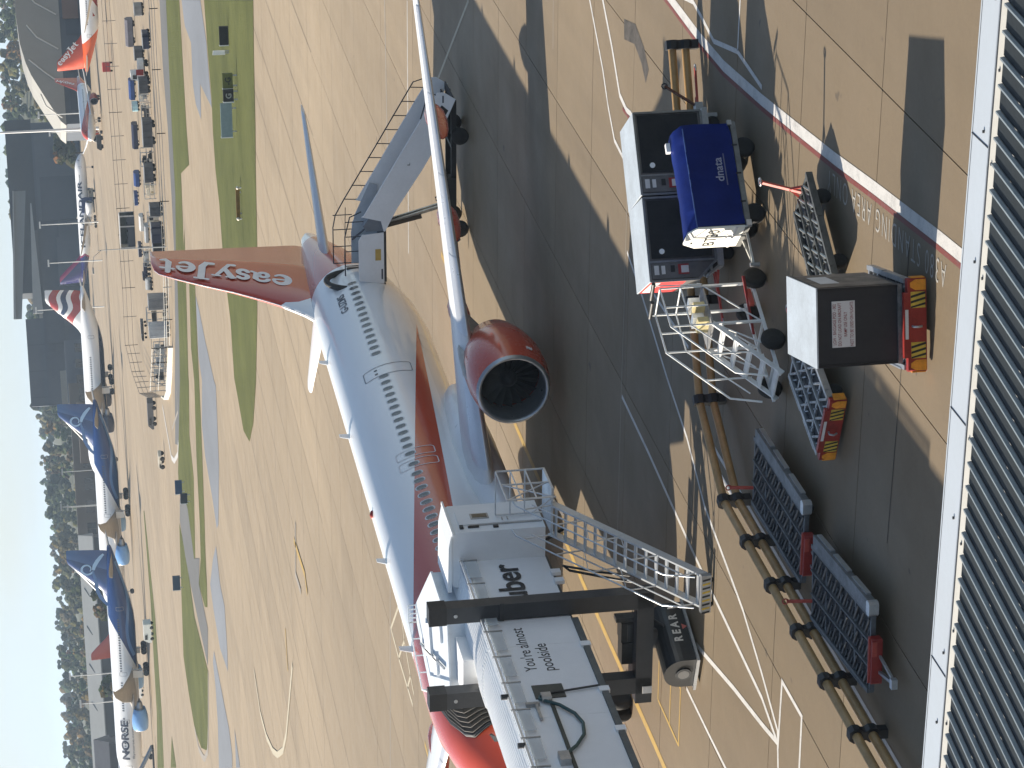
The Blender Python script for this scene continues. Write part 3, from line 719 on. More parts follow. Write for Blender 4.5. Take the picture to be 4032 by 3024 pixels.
# heavy serif letters climbing the fin: base at the rear, tops towards the leading edge
_u = V((1, 0, 0))
b0, b1 = V((pl.X(39.75), .245, 6.35)), V((pl.X(42.80), .130, 11.45)); dd = (b1 - b0); up_ = V((1, 0, .12)).normalized()
fat_easy('lettering', lambda x, y, z: b0 + dd * x + up_ * y * 1.12 + V((0, .03 + z, 0)), LETTERW, FN)
# cabin windows, doors and exits on the port side
wm = {}
def cabin_windows(stations):
    for st in stations:
        if st < 33.2:
            if 'w' not in wm:
                b = pl.window_mesh(14., 4.51); wm['w'] = b.mesh('cabin_window'); wm['w'].materials.append(WINDOWM)
                b = pl.window_mesh(14., 4.51, .33, .43, off=.003); wm['f'] = b.mesh('window_surround'); wm['f'].materials.append(WINFRAME)
            o = ob('cabin_window', wm['w'], None, A, Matrix.Translation((14. - st, 0, 0)))
            ob('window_surround', wm['f'], None, o)
        else:
            o = pl.window_mesh(st, 4.51).build('cabin_window', WINDOWM, A)
            pl.window_mesh(st, 4.51, .33, .43, off=.003).build('window_surround', WINFRAME, o)
cabin_windows([34.74 - .5334 * i for i in range(14)] + [25.73 - .5334 * i for i in range(12)] + [19.28, 18.48] + [17.75 - .5334 * i for i in range(19)])
pl.outline(26.25, 3.42, 5.22, .82, .12, .035, SEAM)
for st in (19.28, 18.48): pl.outline(st, 3.65, 5.02, .58, .13, .035, mat('exit_outline', (.62, .60, .62), .5), name='overwing_exit')
pl.outline(5.02, 3.4, 5.25, .86, .12, .03, SEAM)
for k_, (st, z) in enumerate(((26.1, 4.72), (26.4, 4.72))): pl.window_mesh(st, z, .13, .13).build('door_window', WINDOWM, A)
# lower hold door and panel seams
pl.outline(29.2, 2.05, 2.95, 1.3, .06, .02, SEAM, name='hold_door')
# registration above the rear windows
def regf(x, y): return pl.arc(32.45 + x, y, 1, 4.92, .014)
lettering('G-UZMS', .46, mat('reg_grey', (.10, .11, .13), .5), A, fn=regf, bold=.008, xs=.98)
fat_easy('lettering', lambda x, y, z: pl.arc(5.3 + x * 5.4, y * .98, 1, 3.98, .016 + z), LETTERW, A)
for st, h in ((9.2, .38), (15.0, .30), (24.6, .34), (31.2, .3)):                    # blade aerials along the crown
    zt = pl.sec(st)[0] + pl.sec(st)[2]
    MB().loft([[(pl.X(st), -.015, zt - .04), (pl.X(st), .015, zt - .04), (pl.X(st + .42), .015, zt - .04), (pl.X(st + .42), -.015, zt - .04)], [(pl.X(st + .22), -.008, zt + h), (pl.X(st + .22), .008, zt + h), (pl.X(st + .46), .008, zt + h), (pl.X(st + .46), -.008, zt + h)]], smooth=False).build('blade_aerial', WHITE_LIV, A)
MB().lathe([(0, .16), (.06, .13), (.1, .02)], (pl.X(18.6), 0, 5.88), 'z', 12).build('beacon', REDP, A)
# cockpit glazing
for sd in (1, -1):
    for st0, st1, z0, z1 in ((1.75, 2.35, 4.18, 4.72), (2.45, 3.15, 4.22, 4.85)):
        vs = [pl.surf(st0, z0, sd, .008), pl.surf(st1, z0 + .02, sd, .008), pl.surf(st1 + .05, z1, sd, .008), pl.surf(st0 + .35, z1 - .1, sd, .008)]
        MB().add(vs, [(0, 1, 2, 3)]).build('cockpit_window', GLASS, A)
# tail cone exhaust
MB().lathe([(0, .21), (-.25, .19), (-.26, .12)], (pl.X(44.45), 0, 5.155), 'x', 14).build('tail_cone', WHITE_LIV, A)
# dark crank-sided surround at the open rear door
# ------------------------------------------------------------------ boarding bridge
BA_, BN_ = 61.5, 34.8
br = thing('boarding_bridge', 'white covered boarding bridge on dark lift columns reaching the airliner nose', 'boarding bridge', AN(BA_, BN_), AX)
def B(a, n, z): return V((a - BA_, n - BN_, z))
def BW(p): return rotz(-AX) @ (V(p) - AN(BA_, BN_))
NN, NF, ZB, ZT = 33.84, 35.80, 3.30, 5.46
a_end = 64.45; a_start = 30.5
BWALL = mat('bridge_wall_paint', (.76, .775, .80), .5, var=.05, scale=.5, bump=.04, bscale=2)
# walls are built of sheets with narrow joints
sheets = [a_start, 36, 41.5, 47, 52.2, 56.05, 59.6, 61.0]
for a0, a1 in zip(sheets, sheets[1:]):
    for n0, nm in ((NN, 'wall_panel'), (NF, 'wall_panel')):
        MB().box(B((a0 + a1) / 2, n0, (ZB + ZT) / 2), (a1 - a0 - .008, .06, ZT - ZB)).build(nm, BWALL, br)
inner = .05                                               # the last tunnel slides inside: slightly narrower
for n0 in (NN + .02, NF - .02):
    MB().box(B((61.0 + a_end) / 2, n0, (ZB + ZT) / 2 - .01), (a_end - 61.0, .05, ZT - ZB - .02)).build('wall_panel', BWALL, br)
def roof_prof(n0, n1, z0, zc, z1, ribs):
    pts = []
    for i in range(ribs * 4 + 1):
        t = i / (ribs * 4); n = lerp(n0, n1, t); z = lerp(z0, z1, t) + (zc - (z0 + z1) / 2) * (1 - (2 * t - 1) ** 2)
        pts.append((n, z + (.022 if (i % 4) in (1, 2) else 0)))
    return pts
ROOFW = mat('bridge_roof_sheet', (.84, .85, .85), .42, var=.05, scale=.6)
for a0, a1, up in ((a_start, 41.5, 0), (41.5, 52.2, 0.0), (52.2, 60.1, 0), (60.1, 61.0, .035), (61.0, 66.2, -.01)):
    pr = roof_prof(NN - .05, NF + .05, ZT + .02 + up, 5.70 + up, 5.60 + up, 20); r0 = [B(a0 + .004, n, z) for n, z in pr]; r1 = [B(a1 - .004, n, z) for n, z in pr]
    lo0 = [B(a0 + .004, n, z - .05) for n, z in pr[::-1]]; lo1 = [B(a1 - .004, n, z - .05) for n, z in pr[::-1]]
    MB().loft([r0 + lo0, r1 + lo1], smooth=False).build('roof_sheet', ROOFW, br)
# floor with dark lower chords
MB().box(B((a_start + a_end) / 2, (NN + NF) / 2, ZB - .02), (a_end - a_start, NF - NN, .08)).build('floor', CHARCOAL, br)
for n0 in (NN - .02, NF + .02):
    MB().box(B((a_start + 60.8) / 2, n0, ZB - .09), (60.8 - a_start, .12, .16)).build('lower_chord', mat('chord_grey', (.10, .11, .11), .5, var=.2), br)
for a in (63.4, 62.9, 59.4, 57.1, 55.2):
    MB().box(B(a, NN - .05, ZB - .08), (.22, .10, .26)).build('roller_bracket', BWALL, br)
# roof-edge cable tray: galvanised rail, posts and clear guard plates
RAILM = mat('tray_aluminium', (.70, .73, .76), .35, .6, var=.1)
MB().bar(B(66.0, NN - .10, 5.62), B(44., NN - .10, 5.62), .07, .06).build('tray_rail', RAILM, br)
MB().bar(B(66.0, NN + .12, 5.60), B(44., NN + .12, 5.60), .05, .05).build('tray_rail', RAILM, br)
MB().bar(B(66.0, NN + .01, 5.53), B(44., NN + .01, 5.53), .22, .02).build('tray_base', RAILM, br)
CLEAR = NT('guard_plate'); CLEAR.set(col=(.62, .68, .72), rough=.15); CLEAR.b.inputs['Alpha'].default_value = .42; CLEAR = CLEAR.m
a = 65.6
while a > 46:
    MB().box(B(a - .55, NN - .14, 5.40), (.95, .012, .34)).build('guard_plate', CLEAR, br)
    MB().bar(B(a, NN - .12, 5.2), B(a, NN - .12, 5.68), .04).build('tray_post', STEEL, br); a -= 1.32
for a in (57.05, 54.75):
    MB().cyl(B(a, NN - .1, 5.62), B(a, NN - .1, 5.80), .07).build('tray_lamp', DARKSTEEL, br)
# lettering on the near wall
def wallM(a, z): 
    p = B(a, NN - .034, z); return Matrix.Translation(p) @ Matrix(((1, 0, 0, 0), (0, 0, -1, 0), (0, 1, 0, 0), (0, 0, 0, 1)))
fitletter('uber', 2.06, .70, INK, br, wallM(62.05, 4.18), .02)
fitletter("You're almost", 2.25, .31, INK, br, wallM(58.3, 4.66), .004)
fitletter('poolside', 1.38, .31, INK, br, wallM(58.27, 4.21), .004)
# dark connection plate, hose loop and pole on the wall
def wbar(pts, r, m, name): return MB().tube([B(a, NN - .12, z) for a, z in pts], r, 8).build(name, m, br)
MB().box(B(57.24, NN - .045, 4.58), (.64, .03, .76)).build('connection_plate', mat('plate_olive', (.055, .058, .05), .5, var=.2), br)
MB().box(B(56.85, NN - .12, 4.72), (.34, .16, .24), bev=.05).build('hose_coupling', STEEL, br)
wbar([(56.9, 4.86), (56.79, 4.9), (56.44, 4.47), (55.98, 4.18), (55.51, 4.07), (54.99, 4.15), (54.51, 4.43), (54.25, 4.69), (54.1, 4.8)], .045, mat('green_hose', (.03, .075, .075), .45, var=.2), 'hose')
MB().bar(B(56.65, NN - .07, 4.62), B(47.8, NN - .07, 4.62), .05, .09).build('wall_conduit', mat('conduit_olive', (.05, .052, .04), .6, var=.2), br)
MB().bar(B(57.1, NN - .08, 4.58), B(57.25, NN - .10, 3.30), .035, .05).build('drop_cable', DARKSTEEL, br)
MB().box(B(54.0, NN - .12, 4.82), (.40, .18, .26)).build('junction_box', STEEL, br)
MB().box(B(56.25, NN - .10, 5.02), (.75, .08, .07)).build('hose_arm', STEEL, br)
MB().box(B(56.6, NN - .10, 5.1), (.10, .08, .34)).build('hose_arm', STEEL, br)
# lift columns, cross beam and the steered wheel carriage
for n0 in (33.56, 36.07):
    c = MB().box(B(61.2, n0, 3.9), (.42, .46, 5.6)).build('lift_column', CHARCOAL, br)
    MB().box(B(61.2, n0, 6.76), (.46, .50, .46)).build('column_cap', BLACKP, c)
    MB().box(B(61.2, n0, 1.9), (.34, .36, 1.6)).build('inner_column', DARKSTEEL, c)
    MB().cyl(B(60.98, n0, 6.3), B(60.96, n0, 6.3), .05).build('column_bolt', STEEL, c)
    MB().box(B(60.97, n0 - .02, 5.1), (.03, .5, .12)).build('column_bracket', DARKSTEEL, c)
MB().box(B(61.2, 34.95, 1.29), (.42, 3.3, .44)).build('cross_beam', CHARCOAL, br)
hyd = MB().box(B(61.8, 34.78, 1.55), (.5, .55, .5)).box(B(61.8, 35.4, 1.5), (.5, .62, .55)).build('hydraulic_box', BLACKP, br)
MB().box(B(61.53, 34.78, 1.6), (.02, .5, .08)).build('box_vent', DARKSTEEL, hyd)
MB().box(B(61.6, 34.33, 1.62), (.3, .12, .7)).build('motor', DARKSTEEL, br)
MB().box(B(60.97, 36.2, 1.2), (.03, .2, .25)).build('data_plate', LABELW, br)
# carriage: a hooded drum turned off the bridge axis
cd = math.radians(48) - AX; cp = BW((-7.10, 69.98, 0))
CM = Matrix.Translation(cp) @ rotz(cd)
MB().cyl((0, 0, .75), (0, 0, 1.1), .27, n=18, M=Matrix.Translation((cp.x * .4, cp.y * .4, 0))).build('steering_pivot', CHARCOAL, br)
prof = [(-.50, .14), (.50, .14)] + [(.50 * math.cos(t), .50 + .48 * math.sin(t)) for t in [math.pi * k / 14 for k in range(15)]]
car = MB().prism(prof, 'x', -1.04, 1.04, M=CM).build('wheel_hood', mat('hood_black', (.02, .021, .022), .35, var=.25), br)
for sx in (-1.06, 1.06):
    MB().cyl((sx - .02, 0, .47), (sx + .02, 0, .47), .21, n=20, M=CM).build('hub_plate', DARKSTEEL, car)
    MB().cyl((sx - .025, 0, .47), (sx + .025, 0, .47), .15, n=20, M=CM).build('hub_disc', mat('hub_grey', (.14, .14, .14), .4, .3), car)
MB().box((0, -.54, .13), (2.2, .06, .07), M=CM).box((0, .54, .13), (2.2, .06, .07), M=CM).box((-1.10, 0, .13), (.06, 1.14, .07), M=CM).build('skirt_rail', STEEL, car)
for sx in (-.62, .62):
    MB().lathe([(-.2, .2), (-.2, .36), (-.13, .43), (.13, .43), (.2, .36), (.2, .2)], (sx, 0, .43), 'x', 20, M=CM).build('tyre', RUBBER, car)
me_ = text_mesh('REAR', .30, .012, 0, 'LEFT', 1.55)
ob('lettering', me_, mat('stencil_white', (.62, .60, .56), .6, var=.2), car, CM @ Matrix.Translation((-.36, -.512, .38)) @ Matrix.Rotation(math.pi / 2, 4, 'X'))
MB().add([(.06, -.506, .30), (.26, -.506, .30), (.16, -.506, .16)], [(0, 1, 2)], M=CM).build('warning_triangle', mat('triangle_red', (.45, .12, .10), .5), car)
for dx in (-.2, .25): MB().tube([BW((-6.6 + dx, 70.2, 1.05)), BW((-6.7 + dx, 70.0, .95)), BW((-6.75 + dx * .6, 69.9, .75))], .04, 6).build('brake_hose', DARKSTEEL, br)
# cab: a box that meets the airliner squarely; a bay with the service door sticks out on the stand side
CABW = mat('cab_paint', (.74, .755, .775), .48, var=.05, scale=.8)
def shell(a0, a1, n0, n1, z0, z1, r=.12, name='cab_shell', m=None):
    mb = MB(); prof = [(n0, z0), (n0, z1 - r), (n0 + r * .3, z1 - r * .3), (n0 + r, z1), (n1 - r, z1), (n1 - r * .3, z1 - r * .3), (n1, z1 - r), (n1, z0)]
    return mb.loft([[B(a0, n, z) for n, z in prof], [B(a1, n, z) for n, z in prof]], smooth=False).build(name, m or CABW, br)
shell(64.45, 66.1, 32.95, 34.6, ZB, 5.85, .14, 'door_bay')
CABR = mat('cab_roof_blue_grey', (.58, .63, .68), .45, .0, var=.1, scale=1.)
cabp = [(63.2, 34.95), (66.1, 34.95), (69.1, 37.55), (68.9, 38.0), (66.3, 38.75), (62.7, 36.9)]
MB().prism([(a - BA_, n - BN_) for a, n in cabp], 'z', ZB - .1, 6.12).build('cab_shell', CABR, br)
MB().prism([(lerp(65.7, a, 1.02) - BA_, lerp(36.7, n, 1.02) - BN_) for a, n in cabp], 'z', 6.13, 6.19).build('cab_roof', CABR, br)
MB().box(B(65.3, 32.94, 5.84), (2.0, .10, .05)).build('roof_gutter', ROOFW, br)
MB().loft([[B(a, n, z) for n, z in ((32.9, 5.86), (33.4, 5.95), (34.7, 5.97), (34.7, 5.86))] for a in (64.4, 66.2)], smooth=False).build('bay_roof', ROOFW, br)
dr = MB().box(B(65.25, 32.93, 4.50), (.80, .04, 2.2)).build('service_door', CABW, br)
MB().box(B(65.27, 32.90, 4.98), (.30, .03, .50)).build('window_frame', STEEL, dr); MB().box(B(65.27, 32.885, 4.98), (.20, .02, .40)).build('pane', mat('door_pane', (.10, .095, .075), .1, var=.2), dr)
MB().bar(B(64.92, 32.87, 4.25), B(65.05, 32.87, 4.25), .03).bar(B(64.92, 32.87, 4.4), B(65.05, 32.87, 4.4), .03).build('door_handle', STEEL, dr)
MB().box(B(64.72, 32.93, 5.22), (.10, .05, .30), bev=.04).build('floodlight', BLACKP, br); MB().box(B(64.66, 32.93, 4.62), (.10, .05, .14)).build('control_box', BLACKP, br)
MB().box(B(64.72, 32.92, 5.55), (.14, .07, .10)).build('speaker', DARKSTEEL, br)
MB().box(B(64.8, 32.93, 4.33), (.03, .03, 2.0)).build('wall_conduit', STEEL, br)
for a0, n0, w0, d0 in ((64.6, 35.9, 1.3, .8), (66.4, 37.2, 1.2, .9), (64.9, 37.2, .7, .5)):         # roof hatches and conduits
    MB().box((0, 0, 0), (w0, d0, .09), M=Matrix.Translation(B(a0, n0, 6.22)) @ rotz(math.radians(29))).build('roof_hatch', CABW, br)
MB().bar(B(63.3, 36.4, 6.24), B(67.8, 38.1, 6.24), .05).build('roof_conduit', STEEL, br)
for p0, p1 in zip(cabp[2:5], cabp[3:6]):
    MB().bar(B(*p0, 6.42), B(*p1, 6.42), .035).build('roof_rail', ROOFW, br)
    for t in (0, .25, .5, .75, 1.): q = V(p0).lerp(V(p1), t); MB().bar(B(q.x, q.y, 6.15), B(q.x, q.y, 6.42), .03).build('roof_rail_post', ROOFW, br)
MB().box(B(62.6, 35.9, 5.72), (1.6, 1.1, .5)).build('cab_link', CABW, br)
# dark slab behind the far column and the folding canopy against the fuselage
BELM = mat('canopy_fabric', (.065, .060, .052), .85, var=.25, scale=2); BELEDGE = mat('canopy_rib', (.13, .12, .105), .6, var=.2)
def arch(n0, a0, a1, z0, z1):
    P = [(a0, z0), (a0, z0 + .6), (a0, z1 - .6), (a0 + .03, z1 - .25), (a0 + .35, z1), (a0 + 1.2, z1 + .04), ((a0 + a1) / 2, z1 + .05), (a1 - 1.2, z1 + .04), (a1 - .35, z1), (a1 - .03, z1 - .25), (a1, z1 - .6), (a1, z0)]
    return [V((a - BA_, n0 - BN_, z)) for a, z in P]
pl.root.rotation_mode = 'XYZ'
PM = Matrix.Translation(pl.root.location) @ Euler(pl.root.rotation_euler).to_matrix().to_4x4()
con = []
for st, z in ((2.75, 3.45), (2.75, 4.05), (2.7, 4.75), (2.75, 5.05), (3.05, 5.22), (3.9, 5.50), (4.8, 5.66), (5.7, 5.68), (6.5, 5.60), (6.75, 5.35), (6.75, 5.0), (6.75, 3.45)):
    con.append(BW(PM @ pl.surf(st, z, 1, .03)))
fr = arch(38.05, 65.9, 69.2, ZB, 6.02)
NB_ = 13; rings = []; cen = sum(fr, V((0, 0, 0))) / len(fr)
for k in range(NB_ * 2 + 1):
    t = k / (NB_ * 2); row = [f.lerp(c, t) for f, c in zip(fr, con)]; cc = sum(row, V((0, 0, 0))) / len(row)
    rings.append([q + (q - cc).normalized() * (.10 if k % 2 == 0 else -.06) for q in row])
MB().loft(rings, closed=False, caps=False, smooth=False).build('canopy', BELM, br)
for k in range(0, NB_ * 2 + 1, 2):
    MB().tube([q for q in rings[k]], .012, 5).build('canopy_rib', BELEDGE, br)
MB().tube(con, .09, 6).build('canopy_bumper', DARKSTEEL, br)
# ---- service stairs
GALV = mat('stair_galvanised', (.60, .63, .66), .38, .55, var=.12, scale=2)
STN0, STN1 = 32.02, 32.90
sa, sz, ta, tz = 59.32, .18, 63.95, 3.22
def stl(t, n, dz=0.0): return B(lerp(sa, ta, t), n, lerp(sz, tz, t) + dz)
for n0 in (STN0, STN1):
    MB().bar(stl(0, n0, .02), stl(1, n0, .02), .05, .24).build('stringer', GALV, br)
for k in range(15):
    t = (k + .5) / 15; c = stl(t, (STN0 + STN1) / 2, .03)
    MB().box(c, (.25, STN1 - STN0 - .06, .035)).build('tread', GALV, br)
for n0 in (STN0, STN1):
    hr = [stl(-.02, n0, .35), stl(0.04, n0, .92), stl(1, n0, .98), B(64.35, n0, 4.25)]
    MB().tube(hr, .022, 6).build('handrail', GALV, br)
    MB().bar(stl(.02, n0, .5), stl(1, n0, .55), .03).build('mid_rail', GALV, br)
    for t in (.03, .27, .52, .76, .98):
        MB().bar(stl(t, n0, .05), stl(t - .03, n0, .95), .03).build('rail_post', GALV, br)
    MB().bar(stl(.27, n0, .93), stl(.52, n0, .08), .02).bar(stl(.52, n0, .93), stl(.76, n0, .08), .02).build('rail_brace', GALV, br)
lan = MB().box(B(64.5, 32.2, 3.24), (1.3, 1.35, .06)).build('landing', GALV, br)
for a0, n0 in ((63.4, 31.55), (64.3, 31.55), (65.15, 31.55), (65.15, 32.85)):
    MB().bar(B(a0, n0, 3.24), B(a0, n0, 4.55), .04).build('rail_post', GALV, br)
for z in (3.75, 4.15, 4.55):
    MB().bar(B(63.4, 31.55, z), B(65.15, 31.55, z), .032).bar(B(65.15, 31.55, z), B(65.15, 32.85, z), .032).build('landing_rail', GALV, br)
MB().bar(B(63.4, 31.55, 3.3), B(64.3, 31.55, 4.5), .03).bar(B(64.3, 31.55, 3.3), B(63.4, 31.55, 4.5), .03).build('rail_brace', GALV, br)
MB().bar(B(63.4, 31.55, 3.3), stl(.9, STN0, .95), .03).build('rail_brace', GALV, br)
MB().bar(B(64.6, 32.0, 3.2), B(65.6, 33.2, 2.6), .06).build('landing_strut', GALV, br)
ft = MB().box(B(59.16, 32.46, .20), (.16, 1.05, .26)).build('foot_bar', STEEL, br)
for k in range(9):
    n0 = 32.0 + k * .115
    MB().add([B(59.075, n0, .10), B(59.075, n0 + .055, .10), B(59.075, n0 + .10, .30), B(59.075, n0 + .045, .30)], [(0, 1, 2, 3)]).build('hazard_stripe', HAZY if k % 2 else BLACKP, ft)
for n0 in (32.1, 32.8): MB().cyl(B(59.2, n0 - .04, .08), B(59.2, n0 + .04, .08), .08).build('castor', RUBBER, ft)
# hanging black cable loop beside the column
MB().tube([B(61.6, 33.1, 1.6), B(62.0, 33.15, 2.3), B(62.5, 33.2, 3.0), B(62.7, 33.25, 3.15), B(62.6, 33.35, 3.0), B(62.2, 33.4, 2.2), B(61.8, 33.4, 1.5)], .035, 6).build('cable_loop', BLACKP, br)
MB().tube([B(64.6, 33.4, 3.2), B(64.9, 33.3, 2.75), B(65.3, 33.5, 2.65), B(65.5, 33.8, 2.9), B(65.6, 34.0, 3.2)], .05, 6).build('cable_loop', BLACKP, br)
# a support far back, by the pier
MB().cyl(B(38., 34.8, 0), B(38., 34.8, 3.2), .45, n=20).build('support_column', BWALL, br)
# ------------------------------------------------------------------ pier roof in front
ROOFD = mat('roof_sheet_slate', (.009, .013, .0155), .62, .0, var=.2, scale=.8, bump=.08, bscale=8, spec=.3)
RIBM = mat('roof_rib_light', (.19, .225, .25), .5, .0, var=.12)
CAPW = mat('capping_white', (.37, .41, .455), .45, var=.05, scale=.9)
CREAM = mat('closure_strip', (.46, .45, .41), .6, var=.1, scale=3)
rf = thing('pier_roof', 'dark ribbed metal pier roof with a white gutter capping along its edge', 'roof', AN(30.9, 14.5), AX)
def PR(a, n, z): return V((a - 30.9, n - 14.5, z))
ZE, N_0, N_1 = 4.50, 3.0, 27.0
slope = math.tan(math.radians(5.2))
MB().box(PR(30.62, 15., ZE - .06), (.60, N_1 - N_0, .12)).build('gutter_capping', CAPW, rf)
MB().box(PR(30.93, 15., ZE - .30), (.06, N_1 - N_0, .60)).build('fascia', CAPW, rf)
MB().box(PR(30.27, 15., ZE - .035), (.10, N_1 - N_0, .05)).build('gutter_groove', DARKSTEEL, rf)
MB().bar(PR(30.27, N_0, ZE + .0), PR(30.27, N_1, ZE + .0), .03, .03).build('gutter_bead', STEEL, rf)
PIT = .335; k = 0; n0 = N_0
cl = MB().box(PR(30.12, 15., ZE - .02), (.22, N_1 - N_0, .05)).build('closure_strip', CREAM, rf)
pan = MB(); La = 12.0
prof_pan = MB().add([(0, -PIT / 2 + .02, 0), (0, PIT / 2 - .055, 0), (-La, PIT / 2 - .055, La * slope), (-La, -PIT / 2 + .02, La * slope),
                     (.0, -PIT / 2 + .02, -.02), (.0, PIT / 2 - .055, -.02), (-La, PIT / 2 - .055, La * slope - .02), (-La, -PIT / 2 + .02, La * slope - .02)],
                    [(0, 1, 2, 3), (7, 6, 5, 4), (0, 4, 5, 1), (1, 5, 6, 2), (2, 6, 7, 3), (3, 7, 4, 0)]).mesh('roof_panel'); prof_pan.materials.append(ROOFD)
rb = MB(); h_ = .05
ribpts = [(-.024, 0), (-.013, h_), (.013, h_), (.024, 0)]
rib_me = MB().loft([[(0.0, y, z) for y, z in ribpts], [(-La, y, z + La * slope) for y, z in ribpts]], smooth=False).mesh('roof_rib'); rib_me.materials.append(RIBM)
scal = MB().add([(.0, -PIT * .36, .005), (.0, PIT * .30, .005), (-.09, PIT * .12, .012), (-.075, -PIT * .22, .012)], [(0, 1, 2, 3)]).mesh('closure_tongue'); scal.materials.append(CREAM)
n0 = N_0
while n0 < N_1:
    p = PR(30.02, n0, ZE + .012)
    ob('roof_panel', prof_pan, None, rf, Matrix.Translation(p)); ob('roof_rib', rib_me, None, rf, Matrix.Translation(PR(30.0, n0 + PIT / 2 - .02, ZE + .014)))
    n0 += PIT
for k, (aa, nn) in enumerate([(30.45, 8.9), (30.5, 10.6), (30.12, 9.7), (30.14, 10.9), (30.45, 12.3), (30.13, 12.4), (30.1, 13.6), (30.48, 15.9), (30.13, 14.6), (30.12, 16.1), (30.45, 17.9), (30.14, 17.4), (30.5, 19.0), (30.12, 18.8)]):
    MB().cyl(PR(aa, nn, ZE - .005), PR(aa, nn, ZE + .02), .022, n=8).build('fixing', DARKSTEEL, rf)
for nn in (10.75, 14.5, 18.2):                                     # lapped joints in the capping
    MB().box(PR(30.62, nn, ZE + .002), (.60, .014, .012)).build('capping_joint', DARKSTEEL, rf)
wallp = MB().box(PR(30.4 - 5.5, 15., 2.15), (11., N_1 - N_0 - .4, 4.3)).build('pier_wall', mat('pier_cladding', (.45, .46, .47), .5, var=.08), rf)

# ------------------------------------------------------------------ traffic barrier of twin rails
bar_pts = [(43.2, 28.36), (45.35, 28.36), (47.5, 28.36), (49.65, 28.36), (51.8, 28.36), (53.95, 28.36), (56.1, 28.36), (58.75, 26.92), (59.85, 24.75), (60.9, 22.7), (61.8, 20.9), (62.69, 19.15)]
bq = thing('traffic_barrier', 'low barrier of twin tan rails on black posts along the stand edge', 'barrier', AN(53, 28), AX)
def BQ(a, n, z): return V((a - 53, n - 28, z))
for i, (a, n) in enumerate(bar_pts):
    nx = bar_pts[min(i + 1, len(bar_pts) - 1)]; pv = bar_pts[max(i - 1, 0)]
    th = math.atan2(nx[1] - pv[1], nx[0] - pv[0]); M_ = Matrix.Translation(BQ(a, n, 0)) @ rotz(th)
    prof = [(-.10, 0), (.10, 0), (.10, .18), (.155, .25), (.155, .38), (.10, .45), (.10, .52), (.155, .59), (.155, .71), (.09, .80), (-.09, .80), (-.155, .71), (-.155, .59), (-.10, .52), (-.10, .45), (-.155, .38), (-.155, .25), (-.10, .18)]
    MB().prism(prof, 'x', -.11, .11, M=M_).build('post', BLACKP, bq)
for (a0, n0), (a1, n1) in zip(bar_pts, bar_pts[1:]):
    for z in (.315, .65):
        MB().cyl(BQ(a0, n0, z), BQ(a1, n1, z), .098, n=14).build('rail', TANRAIL, bq)
